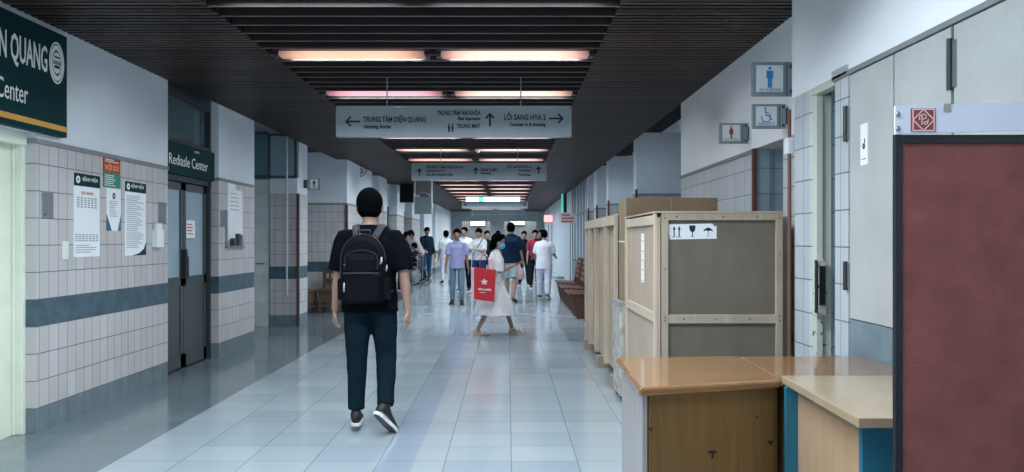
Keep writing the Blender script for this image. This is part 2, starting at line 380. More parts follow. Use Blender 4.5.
# waiting bay
struct('wall_left', B(-5.2, 14.28, 0, -5.1, 16.7, 3.4), WHITE)
pier(-1, 16.7, 19.8, -3.2, 2.0, zt=2.1)
struct('trim_2', B(-3.23, 16.67, 0, -3.18, 16.71, 2.1), BROWNP)
struct('wall_left', B(-5.2, 14.28, 2.3, -3.95, 14.35, 3.4), WHITE)
for i, (a, b, x) in enumerate(((20.9, 22.2, -3.2), (24.2, 25.8, -3.2), (28.0, 30.5, -3.2), (32.0, 35.5, -3.2), (37, 47.3, -3.2))):
    pier(-1, a, b, x, .5, zt=2.1 if i < 3 else .9, white=WHITE)
for i, (a, b) in enumerate(((19.8, 20.9), (22.2, 24.2), (25.8, 28.0), (30.5, 32.0), (35.5, 37))):
    struct('wall_left', B(-3.7, a, 2.35, -3.42, b, H + .14), WHITE)
    if i != 1:
        d = struct('door_%d' % (4 + i), B(-3.5, a, 0, -3.45, b, 2.3), mat('far_door_%d' % i, ((.10, .13, .14), 0, (.22, .15, .10), (.08, .10, .11), (.3, .36, .38))[i], .4))
        B(-3.45, a + .12, 1.1, -3.44, b - .12, 2.15).build('glass_pane', GLASSB, d)
    else:
        d = struct('door_%d' % (4 + i), B(-3.5, a, 0, -3.44, a + .1, 2.35).box(-3.5, b - .1, 0, -3.44, b, 2.35).box(-3.5, a, 2.25, -3.44, b, 2.35), DKMETAL)
        B(-3.48, a + .1, 0, -3.46, b - .1, 2.25).build('glass_pane', GLASSB, d)
# ---- right side, near
XN = 1.9
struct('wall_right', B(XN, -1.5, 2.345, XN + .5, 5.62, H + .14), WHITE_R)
struct('trim_3', B(XN - .012, -1.5, 2.32, XN + .1, 4.9, 2.345), CAP)
struct('wall_right', B(XN + .0, 4.69, 0, XN + .1, 4.88, 2.36), TILE_R)
struct('trim_3', B(XN - .012, 4.69, 2.33, XN + .1, 4.9, 2.38), GREYPANEL)
pp = MB(); r = .055
prof = [(XN, 5.27), (XN, 5.27)]
pts = [(XN + .45, 5.30), (XN + .02, 5.27), (XN, 5.29), (XN, 5.56)] + [(XN + r - r*math.cos(a), 5.56 + r*math.sin(a)) for a in (R(30), R(60), R(90))] + [(XN + .45, 5.62)]
pp.poly([(a, b, 0) for a, b in pts], (0, 0, 2.345)); struct('wall_right', pp, TILE_R)
# grey partition panels with hinges
seams = [-1.5, .2, 1.9, 3.59, 4.14, 4.68]
for i in range(5):
    a, b = seams[i] + .008, seams[i+1] - .008
    struct('wall_right', B(XN, a, .965, XN + .04, b, 2.315), GREYPANEL, bevel=.003)
    struct('wall_right', B(XN, a, 0, XN + .04, b, .96), BLUEPANEL, bevel=.003)
struct('trim_4', B(XN + .01, -1.5, 0, XN + .03, 4.68, 2.31), DKMETAL)
struct('trim_4', B(XN - .003, 3.583, .97, XN + .02, 3.597, 2.315), STEEL)
for (yy, z0, z1, la) in ((3.59, 2.05, 2.25, 'dark steel hinge high on the grey partition beside the double seam'), (4.70, 1.96, 2.14, 'upper dark hinge at the edge of the grey door panel'), (4.70, 1.13, 1.27, 'lower dark hinge at the edge of the grey door panel')):
    t = thing('hinge', (XN - .02, yy, z0), la, 'hinge', 'hinges on the grey partition')
    pieces(B(XN - .008, yy - .034, z0, XN, yy - .008, z1).box(XN - .008, yy + .008, z0, XN, yy + .034, z1), 'hinge_leaf', STEEL, t)
    MB().tube([(XN - .014, yy, z0 - .01), (XN - .014, yy, z1 + .01)], .012, 10).build('hinge_pin', DKMETAL, t)
# doorway with chipped cream frame and open blue-tiled room
CHIP = None
def chip_mat():
    m, t, p = nt('chipped_cream'); g = t.nodes.new('ShaderNodeNewGeometry'); n = noise(t, g.outputs['Position'], 26, 4, .65)
    sp = t.nodes.new('ShaderNodeSeparateXYZ'); t.links.new(g.outputs['Position'], sp.inputs[0])
    lowm = mapr(t, sp.outputs[2], 1.7, .9, .72, .60)
    k = mathn(t, 'GREATER_THAN', n, lowm)
    t.links.new(mixc(t, k, (.55, .57, .50), (.03, .035, .04)), p.inputs['Base Color']); p.inputs['Roughness'].default_value = .5
    return m
CHIP = chip_mat()
d9 = struct('door_9', B(XN + .01, 5.20, 0, XN + .05, 5.27, 2.34).box(XN + .0, 4.9, 2.30, XN + .06, 5.27, 2.345).box(XN + .055, 5.23, 0, XN + .115, 5.26, 2.3), CHIP, bevel=.004)
lt = MB(); lt.box(XN + .0, 5.17, .93, XN + .055, 5.2, 1.28); lt.build('lock_plate', CHIP, d9)
MB().tube([(XN - .005, 5.17, 1.27), (XN - .02, 5.12, 1.25), (XN - .02, 5.12, .98), (XN - .005, 5.17, .96)], .010, 8).build('door_handle', BLACK, d9)
B(XN + .015, 5.155, 1.0, XN + .05, 5.17, 1.24).build('lock_bolt', BLACK, d9)
struct('wall_right', B(XN + .115, 5.24, 0, XN + .4, 5.36, 2.34), TILE_B)
struct('wall_right', B(XN + .4, 4.0, 0, XN + .45, 5.7, 3), TILE_B)
# ---- right side, beyond the step
struct('wall_right', B(XR, 5.62, 2.15, XR + .3, 9.86, H + .14), WHITE_R)
struct('wall_right', B(XR, 5.62, 0, XR + .3, 6.2, 2.15), TILE_R)
struct('wall_right', B(XR, 6.93, 0, XR + .12, 9.86, 2.12), TILE_R); struct('wall_right', B(XR + .01, 6.90, 0, XR + .12, 6.93, 2.15), TILE_B)
struct('trim_3', B(XR - .012, 6.93, 2.12, XR + .1, 9.86, 2.15), CAP)
struct('trim_2', B(XR - .02, 6.88, 0, XR + .01, 6.93, 2.15), BROWNP)
struct('wall_right', B(XR + .1, 6.95, 0, XR + 1.5, 7.05, 2.15), TILE_B)
struct('wall_right', B(XR + 1.4, 5.6, 0, XR + 1.5, 7.0, 2.15), TILE_B)
struct('wall_right', B(XR + .3, 5.6, 2.15, XR + 1.5, 7.0, 2.2), WHITE_R)
# service pipes
struct('trim_5', MB().tube([(XN - .002, 5.665, 0), (XN - .002, 5.665, 2.28)], .013, 8), mat('rusty_pipe', (.16, .075, .055), .6))
cb = thing('junction_box', (XN + .01, 5.66, 2.0), 'small white box on the pipe at the tiled corner below the wheelchair sign', 'box')
B(XN - .022, 5.64, 1.98, XN + .018, 5.72, 2.09).build('casing', SIGNW, cb, bevel=.004); B(XN - .018, 5.636, 1.99, XN + .014, 5.64, 2.08).build('cover', PAPER, cb)
# alcoves with window openings on the right
struct('wall_right', B(2.35, 9.76, 0, 2.9, 9.86, 3.4), WHITE_R)
struct('wall_right', B(2.85, 9.86, 0, 2.95, 13.3, .95), WHITE_R); struct('wall_right', B(2.85, 9.86, 2.75, 2.95, 13.3, 3.4), WHITE_R)
struct('wall_right', B(2.85, 12.75, .95, 2.95, 13.3, 2.75), WHITE_R)
w3 = struct('window_3', B(2.86, 9.86, .95, 2.92, 12.75, 1.01).box(2.86, 9.86, 2.69, 2.92, 12.75, 2.75).box(2.86, 9.86, 1, 2.92, 9.92, 2.7).box(2.86, 11.2, 1, 2.92, 11.26, 2.7).box(2.86, 12.69, 1, 2.92, 12.75, 2.7), SIGNW)
def fin(y0, y1, xb=2.9):
    struct('wall_right', B(XR, y0, 0, xb, y1, 2.1), TILE); struct('trim_3', B(XR - .012, y0 - .015, 2.1, xb, y1, 2.135), CAP)
    struct('wall_right', B(XR, y0, 2.135, xb, y1, H + .1), WHITE)
    struct('trim_2', B(XR - .015, y0 - .02, 0, XR + .02, y0 + .02, 2.2), BROWNP)
fin(13.3, 13.6); fin(17.0, 17.35); fin(19.2, 19.9); fin(21.3, 21.6)
for i, (a, b) in enumerate(((13.6, 17.0), (17.35, 19.2), (19.9, 21.3))):
    struct('wall_right', B(2.85, a, 0, 2.95, b, .95), WHITE_R); struct('wall_right', B(2.85, a, 2.6, 2.95, b, 3.4), WHITE_R)
    w = struct('window_%d' % (4 + i), B(2.86, a, .95, 2.92, b, 1.01).box(2.86, a, 2.54, 2.92, b, 2.6).box(2.86, a, 1, 2.92, a + .06, 2.6).box(2.86, (a+b)/2, 1, 2.92, (a+b)/2 + .05, 2.6).box(2.86, b - .06, 1, 2.92, b, 2.6), SIGNW)
# glazed frames
w7 = MB()
for yy in (21.6, 22.5, 23.4, 24.4, 25.5, 26.5): w7.box(XR - .01, yy, 0, XR + .07, yy + .07, H + .1)
for zz in (0, 2.1, 2.95): w7.box(XR, 21.6, zz, XR + .06, 26.57, zz + .08)
w7.box(XR, 21.6, .08, XR + .06, 26.5, .75)
w7 = struct('window_7', w7, mat('frame_bluegrey', (.16, .21, .25), .5)); B(XR + .02, 21.6, .8, XR + .03, 26.5, 2.95).build('glass_pane', glass('glass_frost', (.40, .48, .55), .3, .75), w7)
struct('wall_right', B(XR, 26.57, 0, XR + .2, 47.3, H + .14), mat('far_wall_paint', (.48, .56, .63), .5, var=.04))
struct('trim_4', B(XR - .02, 27.2, 0, XR, 27.3, 2.2).box(XR - .02, 38.7, 0, XR, 38.8, 2.2).box(XR - .02, 42, 0, XR, 42.1, 2.2), DKMETAL)
# end wall
ew = MB(); ew.box(-3.7, 47.3, 0, -2.6, 47.5, 3.3); ew.box(-2.6, 47.3, 2.45, 2.4, 47.5, 3.3); ew.box(-1.0, 47.3, 0, -.2, 47.5, 2.45); ew.box(1.6, 47.3, 0, 2.4, 47.5, 2.45)
struct('wall_back', ew, mat('end_wall_paint', (.34, .38, .38), .6))
struct('wall_back', B(-4, 48.7, 0, 3, 48.8, 3.3), mat('lobby_wall', (.30, .32, .32), .6))
sh = thing('display_counter', (.7, 48.2, 0), 'brightly lit counter seen beyond the end of the corridor', 'counter')
B(-2.4, 48.0, 0, 1.5, 48.4, 1.05).build('counter_body', WHITE, sh)
LOBBY = mat('lobby_light', (.9, .9, .88), .5, emit=(1, .97, .9), es=2.2)
for x0, x1, z0, z1, la in ((.1, 1.0, 2.25, 2.75, 'bright lit panel over the counter at the corridor end, right one'), (-2.2, -1.3, 2.2, 2.8, 'bright lit panel over the counter at the corridor end, left one')):
    t = thing('lightbox', ((x0+x1)/2, 48.6, z0), la, 'lamp', 'lit panels at the corridor end')
    B(x0, 48.62, z0, x1, 48.68, z1).build('panel_frame', STEEL, t); B(x0 + .04, 48.6, z0 + .04, x1 - .04, 48.62, z1 - .04).build('diffuser', LOBBY, t)
for xx in (-2.2, -.6, 1.0):
    ld = bpy.data.lights.new('lobby_lamp', 'AREA'); ld.size = .6; ld.energy = 16; ld.color = (.95, .97, 1)
    lo = bpy.data.objects.new('lobby_lamp', ld); COL.objects.link(lo); lo.location = (xx, 48.1, 3.1)
# ---- skirting
# ================================================================ ceiling light strips
WARM = [((1, .52, .33), .95), ((1, .42, .50), 1.0), ((1, .60, .45), 1.2), ((1, .62, .5), 1.2), ((1, .5, .38), 1.0), ((1, .64, .55), .95)]
def tube_mat(name, c, s):
    m, t, p = nt(name); tc = t.nodes.new('ShaderNodeTexCoord'); sp = t.nodes.new('ShaderNodeSeparateXYZ'); t.links.new(tc.outputs['Generated'], sp.inputs[0])
    e = mathn(t, 'MULTIPLY', mathn(t, 'MULTIPLY', sp.outputs[0], mathn(t, 'SUBTRACT', 1, sp.outputs[0])), 4)   # tube ends burn dimmer
    f = mapr(t, e, 0, .75)
    t.links.new(mixc(t, f, tuple(x * .5 for x in (c[0], c[1] * .55, c[2] * .5)), (c[0], min(1, c[1] * 1.12), min(1, c[2] * 1.15))), p.inputs['Emission Color'])
    st = mapr(t, e, 0, .4, .35, s); t.links.new(st, p.inputs['Emission Strength']); p.inputs['Base Color'].default_value = (.3, .3, .3, 1)
    return m
TM = [tube_mat('tube_glow_%d' % i, c, s) for i, (c, s) in enumerate(WARM)]
ordn = ['', '', 'nearest', 'second', 'third', 'fourth', 'fifth', 'sixth']
tubemesh = None
for i, ry in enumerate(ROWS):
    if i < 2: continue
    if i == 2: continue
    for s, (x0, x1) in enumerate(((-2.02, -.68), (-.62, .74))):
        sd = 'left' if s == 0 else 'right'
        if i < 5: la = '%s glowing tube on the %s of the %s lit ceiling row' % ((('orange', 'pink')[(i - 3) % 2]) if s == 0 else 'pale warm', sd, ('nearest', 'second nearest')[i - 3])
        elif i < 7: la = '%s light tube in the ceiling row %s the first direction sign' % (sd, ('just behind', 'well behind')[i - 5])
        elif i < 9: la = '%s light tube in the %s lit row between the two direction signs' % (sd, ('nearer', 'farther')[i - 7])
        elif i < 11: la = '%s light tube in the ceiling row %s the second direction sign' % (sd, ('just behind', 'well behind')[i - 9])
        else: la = '%s light tube in the %s far ceiling row seen under the second direction sign' % (sd, ('first', 'second', 'third', 'fourth', 'fifth', 'sixth', 'seventh', 'eighth', 'ninth', 'tenth', 'eleventh', 'twelfth', 'thirteenth')[i - 11])
        t = thing('ceiling_light', ((x0+x1)/2, ry, H), la, 'ceiling light', 'light tubes between the ceiling slats')
        B(x0, ry - .12, H + .03, x1, ry + .12, H + .10).build('housing', DKMETAL, t)
        B(x0 + .04, ry - .07, H - .014, x1 - .04, ry + .07, H + .03).build('diffuser', TM[(i * 2 + s) % 6] if i > 4 else TM[{(3,0):0,(3,1):2,(4,0):1,(4,1):3}[(i, s)]], t, bevel=.01)
        B(x0, ry - .05, H - .015, x0 + .035, ry + .05, H + .05).box(x1 - .035, ry - .05, H - .015, x1, ry + .05, H + .05).build('end_cap', DKMETAL, t)
# ================================================================ signs
def lines(parent, x0, x1, z1, n, dz, y, h=.006, m=INK, name='printed_lines', axis='x', seed=1, face=None):
    rd = random.Random(seed); mb = MB()
    for k in range(n):
        L = (x1 - x0) * rd.uniform(.55, 1); z = z1 - k * dz
        if axis == 'x': mb.box(x0, y - .001, z - h, x0 + L, y, z)
        else: mb.box(y, x0, z - h, y + .001, x0 + L, z)
    return mb.build(name, m, parent)
# hanging direction sign 1
def hang(y, x0, x1, z0, z1, label, rods=True):
    t = thing('direction_sign', ((x0+x1)/2, y, z0), label, 'sign', 'hanging direction signs')
    B(x0 + .008, y, z0 + .008, x1 - .008, y + .06, z1 - .008).build('sign_panel', SIGNG, t)
    f = MB(); f.box(x0, y - .004, z0, x1, y + .064, z0 + .012); f.box(x0, y - .004, z1 - .012, x1, y + .064, z1); f.box(x0, y - .004, z0, x0 + .012, y + .064, z1); f.box(x1 - .012, y - .004, z0, x1, y + .064, z1)
    f.build('frame', STEEL, t)
    MB().tube([(x0 + .5, y + .03, z1), (x0 + .5, y + .03, H + .2)], .006, 6).tube([(x1 - .5, y + .03, z1), (x1 - .5, y + .03, H + .2)], .006, 6).build('hanging_rod', STEEL, t)
    return t
Y1 = 8.3; sx = lambda u: (u - 508) * Y1 / F; sz = lambda v: 1.4 + (240 - v) * Y1 / F
s1 = hang(Y1, sx(336), sx(571.5), sz(137), sz(106), 'nearest long grey direction sign hung from the ceiling, arrows pointing left, up and right')
YT = Y1 - .003; yl = Y1 - .001
text('lettering', 'TRUNG TÂM DIỆN QUANG', .075, INK, (sx(363.5), YT, sz(122)), (1,0,0), s1, bold=.0022, width=sx(426)-sx(363.5))
text('lettering', 'Gintoing Aortie', .05, INK, (sx(363.5), YT, sz(128.3)), (1,0,0), s1, bold=.0022, width=sx(391)-sx(363.5))
text('lettering', 'TRUNG TÂM NAI KHÒA', .06, INK, (sx(437), YT, sz(115)), (1,0,0), s1, bold=.0022, width=sx(481)-sx(437))
text('lettering', 'Bet inpostor', .045, INK, (sx(458), YT, sz(120)), (1,0,0), s1, bold=.0022, width=sx(481)-sx(458))
text('lettering', 'TRUNG MAY', .058, INK, (sx(456.5), YT, sz(128)), (1,0,0), s1, bold=.0022, width=sx(480.5)-sx(456.5))
text('lettering', 'LỐI SANG HYA 2', .078, INK, (sx(504), YT, sz(120)), (1,0,0), s1, bold=.0022, width=sx(545.5)-sx(504))
text('lettering', 'Counter is & thening', .045, INK, (sx(509.5), YT, sz(126)), (1,0,0), s1, bold=.0022, width=sx(545.5)-sx(509.5))
a = MB(); arrow(a, sx(352.5), yl, sz(121.5), .15, 'left', .009); arrow(a, sx(490), yl, sz(119.5), .135, 'up', .010); arrow(a, sx(556.5), yl, sz(118.5), .145, 'right', .009); a.build('arrow', INK, s1)
a = MB()
for u in (449, 452.5):
    disc(a, sx(u), yl, sz(124.6), .009); a.poly([(sx(u) - .012, yl, sz(126)), (sx(u) + .012, yl, sz(126)), (sx(u) + .008, yl, sz(132)), (sx(u) - .008, yl, sz(132))], (0, -.002, 0))
a.build('toilet_symbol', INK, s1)
Y2 = 14.5; sx2 = lambda u: (u - 508) * Y2 / F; sz2 = lambda v: 1.4 + (240 - v) * Y2 / F
s2 = hang(Y2, sx2(411.5), sx2(546.5), sz2(180.5), sz2(163), 'second grey direction sign hung behind the first, with three up arrows')
YT = Y2 - .003
for s_, u0, u1, v, sz_ in (('TRUNG TÂM NỘI KHOA', 426, 463.5, 168.5, .07), ('LỐI LÊN TRUNG TÂM', 426, 452.5, 175.8, .055), ('Gintoing Aortie', 426, 444, 171.5, .04), ('ĐÌNH THIÊN', 480.5, 497.5, 171.3, .065), ('Gintoing', 480.5, 491, 174, .04), ('LỐI SANG HYA 2', 507, 531, 168, .065), ('Counter', 518, 531, 171.2, .04), ('Thening', 518, 531, 175.5, .04)):
    text('lettering', s_, sz_, INK, (sx2(u0), YT, sz2(v)), (1,0,0), s2, bold=.0022, width=sx2(u1)-sx2(u0))
a = MB()
for u, v in ((419.3, 172), (475.7, 171), (538.5, 170)): arrow(a, sx2(u), Y2 - .001, sz2(v), .13, 'up', .012)
a.build('arrow', INK, s2)
s3 = hang(29.7, (462-508)*29.7/F, (527.8-508)*29.7/F, 2.52, 2.76, 'third small pale sign hung far down the corridor under the lit box'); s3.children[0].data.materials[0] = SIGNW
a = MB(); arrow(a, -1.5, 29.69, 2.64, .12, 'left', .015); arrow(a, .58, 29.69, 2.64, .12, 'right', .015); a.build('arrow', INK, s3)
s4 = hang(37, (472-508)*37/F, (524.5-508)*37/F, 2.52, 2.74, 'fourth and farthest pale sign hung just before the corridor end'); s4.children[0].data.materials[0] = SIGNW
lb = thing('lit_sign', (-.7, 31, 2.99), 'glowing white box sign with a green section high at the far end', 'sign')
B(-1.56, 31, 2.80, .45, 31.1, 3.0).build('housing', STEEL, lb)
B(-1.55, 30.985, 2.81, .44, 31, 2.99).build('diffuser', mat('sign_glow', (.8, .85, .85), .4, emit=(.9, 1, 1), es=1.3), lb)
B(-1.08, 30.975, 2.81, -.9, 30.985, 2.99).build('green_section', mat('green_glow', (.1, .5, .4), .4, emit=(.2, .75, .6), es=.9), lb)
# big green clinic sign on the left wall
GX = XL + .06
gs = thing('clinic_sign', (XL, 4.9, 2.19), 'large dark green sign with white lettering, emblem and yellow stripe over the cream door', 'sign')
B(XL, 3.3, 2.175, GX, 6.38, 2.94).build('sign_board', GREEN, gs)
B(GX, 3.3, 2.215, GX + .003, 6.38, 2.255).build('yellow_stripe', YELLOW, gs)
LW = mat('letter_white', (.80, .83, .80), .5, var=.02)
def wy(u, X=GX): return -X * F / (508 - u)
# lettering runs from near (left) to far (right): +Y direction, so it is read from the corridor
def wz(u, v, X=GX): return 1.4 + (240 - v) * wy(u, X) / F
text('lettering', 'ĐIỆN QUANG', .26, LW, (GX + .003, wy(47.3) , 2.62), (0,1,0), gs, 'RIGHT', bold=.004, width=.78)
text('lettering', 'Center', .2, LW, (GX + .003, wy(27.5), 2.345), (0,1,0), gs, 'RIGHT', width=.36)
em = MB(); ec = (wy(56.6), 2.713)
def ring(mb, cy, cz, r0, r1, x, n=32, d=.003):
    for k in range(n):
        a0, a1 = 2*math.pi*k/n, 2*math.pi*(k+1)/n
        mb.poly([(x, cy + r0*math.cos(a0), cz + r0*math.sin(a0)), (x, cy + r1*math.cos(a0), cz + r1*math.sin(a0)), (x, cy + r1*math.cos(a1), cz + r1*math.sin(a1)), (x, cy + r0*math.cos(a1), cz + r0*math.sin(a1))], (d, 0, 0))
ring(em, *ec, .142, .155, GX); ring(em, *ec, .095, .132, GX); ring(em, *ec, 0, .08, GX)
for v_ in em.v: v_.y = ec[0] + (v_.y - ec[0]) * .66
em.build('emblem', LW, gs)
eb = MB()
for dz, hh in ((.035, .012), (-.04, .02)): eb.box(GX + .003, ec[0] - .035, ec[1] + dz, GX + .005, ec[0] + .035, ec[1] + dz + hh)
for k in (-1, 0, 1): ring(eb, ec[0] + k * .035, ec[1], .008, .015, GX + .003, 10, .002)
eb.build('emblem_detail', GREEN, gs)
# green sign over the double door
rs = thing('clinic_sign', (-3.47, 9.1, 2.09), 'small dark green sign with white lettering over the double steel door', 'sign')
B(-3.5, 8.43, 2.09, -3.455, 9.89, 2.42).build('sign_board', GREEN, rs)
text('lettering', 'Rediasle Center', .16, LW, (-3.454, 8.55, 2.185), (0,1,0), rs, width=1.10)
text('lettering', 'nnsn', .05, LW, (-3.454, 9.25, 2.36), (0,1,0), rs, width=.14)
# ---- notices on the first tiled pier
NX = XL + .004
def notice(name, y0, y1, z0, z1, label, matl=PAPER, shape=None, group='notices on the tiled wall'):
    t = thing(name, (XL, (y0+y1)/2, z0), label, 'notice', group)
    mb = MB(); mb.poly([(XL, a, b) for a, b in (shape or [(y0, z0), (y1, z0), (y1, z1), (y0, z1)])], (.004, 0, 0)); mb.build('sheet', matl, t)
    return t
GREY = mat('grey_ink', (.25, .28, .32), .6)
n1 = notice('notice', 6.59, 7.01, 1.265, 1.93, 'large white notice with green header and a table, beside the light switch')
B(NX, 6.59, 1.83, NX + .002, 7.01, 1.93).build('header', GREEN, n1); text('lettering', 'BỆNH VIỆN', .04, LW, (NX + .003, 6.72, 1.875), (0,1,0), n1, width=.24); ring(em := MB(), 6.65, 1.88, .012, .03, NX + .002); em.build('emblem', LW, n1)
text('lettering', 'LỊCH KHÁM', .035, REDINK, (NX + .001, 6.70, 1.765), (0,1,0), n1, width=.19)
mb = MB()
for r_ in range(5):
    for c_ in range(6): mb.box(NX, 6.64 + c_*.056, 1.66 + r_*.018, NX + .001, 6.675 + c_*.056, 1.67 + r_*.018)
for r_ in range(4):
    for c_ in range(7): mb.box(NX, 6.61 + c_*.055, 1.39 + r_*.016, NX + .001, 6.65 + c_*.055, 1.398 + r_*.016)
mb.build('table_print', GREY, n1); lines(n1, 6.62, 6.97, 1.36, 4, .018, NX, .006, GREY, axis='y')
n2 = notice('notice', 7.07, 7.38, 1.85, 2.11, 'small red and green notice, topmost above the pointed white sheet', mat('notice_red', (.42, .05, .03), .5))
B(NX, 7.07, 1.85, NX + .002, 7.38, 1.975).build('green_half', mat('notice_green', (.02, .22, .14), .5), n2)
text('lettering', 'NỘI SOI', .06, mat('orange_ink', (.8, .35, .1), .5), (NX + .001, 7.10, 2.0), (0,1,0), n2, width=.24, bold=.002)
lines(n2, 7.10, 7.36, 2.09, 2, .016, NX, .007, LW, axis='y'); lines(n2, 7.09, 7.36, 1.955, 6, .017, NX + .002, .006, LW, axis='y', seed=4)
n3 = notice('notice', 7.13, 7.39, 1.48, 1.845, 'narrow white pointed notice with a blue emblem hanging under the red one', shape=[(7.13, 1.62), (7.22, 1.48), (7.39, 1.48), (7.39, 1.845), (7.13, 1.845)])
pieces(MB().poly([(NX, 7.13, 1.62), (NX, 7.13, 1.48), (NX, 7.22, 1.48)], (.001,0,0)).poly([(NX, 7.33, 1.48), (NX, 7.39, 1.48), (NX, 7.39, 1.62)], (.001,0,0)), 'blue_corner', mat('blue_corner', (.02, .12, .2), .5), n3)
em = MB(); ring(em, 7.26, 1.78, .01, .028, NX, d=.001); em.build('emblem', INK, n3); lines(n3, 7.18, 7.34, 1.735, 8, .018, NX, .006, GREY, axis='y', seed=6)
n4 = notice('notice', 7.47, 7.90, 1.26, 1.925, 'large white notice with green header and a dark folded corner, nearest the double door')
B(NX, 7.47, 1.835, NX + .002, 7.90, 1.925).build('header', GREEN, n4); em = MB(); ring(em, 7.53, 1.88, .012, .03, NX + .002); em.build('emblem', LW, n4); text('lettering', 'BỆNH VIỆN', .04, LW, (NX + .003, 7.59, 1.875), (0,1,0), n4, width=.25)
lines(n4, 7.50, 7.87, 1.80, 26, .0185, NX, .006, GREY, axis='y', seed=9)
MB().poly([(NX, 7.62, 1.26), (NX, 7.9, 1.26), (NX, 7.9, 1.38), (NX, 7.86, 1.32), (NX, 7.76, 1.28)], (.002,0,0)).build('dark_corner', INK, n4)
n5 = notice('notice', 10.22, 10.78, 1.42, 2.04, 'blank creased white sheet taped on the second tiled pier over a metal bracket', shape=[(10.22, 1.40), (10.78, 1.47), (10.78, 2.02), (10.52, 2.03), (10.50, 2.09), (10.22, 2.10)])
lines(n5, 10.3, 10.7, 1.98, 5, .05, NX, .008, GREY, axis='y', seed=3)
n6 = notice('notice', 8.9, 9.15, 1.42, 1.62, 'little white sheet stuck on the glass of the steel door'); 
n6.location = (-3.535, 9.35, 1.42)
for ch in n6.children: pass
lines(n6, n6.location.y - .10, n6.location.y + .1, 1.58, 4, .035, n6.location.x + .004, .012, REDINK, axis='y', seed=3)
def plate(y0, y1, z0, z1, label):
    t = thing('wall_plate', (XL, (y0+y1)/2, z0), label, 'metal plate', 'metal plates on the tiled wall'); B(XL, y0, z0, XL + .008, y1, z1).build('plate', STEEL, t, bevel=.003)
    B(XL + .008, y0 + .02, z0 + .02, XL + .012, y0 + .035, z0 + .035).build('screw', DKMETAL, t)
plate(6.14, 6.29, 1.56, 1.75, 'dull metal plate at the near corner of the first tiled pier')
plate(8.18, 8.36, 1.56, 1.77, 'dull metal plate beside the double door, left of its frame')
plate(9.95, 10.12, 1.56, 1.75, 'dull metal plate on the second pier beside the blank sheet')
sw = thing('light_switch', (XL, 6.45, 1.25), 'cream light switch below left of the big table notice', 'switch'); B(XL, 6.41, 1.25, XL + .012, 6.5, 1.39).build('switch_plate', CREAM, sw, bevel=.004); B(XL + .012, 6.44, 1.30, XL + .02, 6.47, 1.34).build('rocker', SIGNW, sw)
sw = thing('leaflet_holder', (XL, 8.15, 1.3), 'small clear leaflet box with papers by the double door', 'leaflet holder'); B(XL, 8.05, 1.33, XL + .05, 8.2, 1.50).build('holder', PAPER, sw); B(XL + .01, 8.06, 1.40, XL + .04, 8.19, 1.56).build('papers', SIGNW, sw)
bk = thing('wall_bracket', (XL, 10.5, 1.32), 'metal bracket under the blank sheet on the second pier', 'bracket')
B(XL, 10.12, 1.30, XL + .01, 10.2, 1.75).box(XL, 10.12, 1.30, XL + .03, 10.8, 1.33).box(XL, 10.72, 1.30, XL + .01, 10.8, 1.46).build('plate', STEEL, bk); pieces(B(XL, 10.3, 1.33, XL + .05, 10.4, 1.42).box(XL, 10.5, 1.33, XL + .04, 10.6, 1.48), 'socket', DKMETAL, bk)
# ---- flag signs on the right: figure icons
BLUE = mat('icon_blue', (.02, .24, .58), .5, var=.03); REDI = mat('icon_red', (.35, .03, .05), .5, var=.03)
PLATE = mat('flag_plate', (.23, .29, .32), .4, var=.05)
def figure(mb, cx, y, cz, h, skirt=False):
    s = h; disc(mb, cx, y, cz + .42*s, .075*s)
    def Q(*p): mb.poly([(cx + a*s, y, cz + b*s) for a, b in p], (0, -.002, 0))
    if not skirt:
        Q((-.16, .31), (-.16, -.05), (-.10, -.05), (-.10, .2), (.10, .2), (.10, -.05), (.16, -.05), (.16, .31)); Q((-.10, .2), (-.10, -.5), (-.01, -.5), (-.01, -.05), (.01, -.05), (.01, -.5), (.10, -.5), (.10, .2))
    else:
        Q((-.09, .31), (-.20, .0), (-.15, -.02), (-.08, .18), (-.17, -.18), (.17, -.18), (.08, .18), (.15, -.02), (.20, 0), (.09, .31)); Q((-.07, -.18), (-.07, -.5), (-.01, -.5), (-.01, -.18)); Q((.01, -.18), (.01, -.5), (.07, -.5), (.07, -.18))
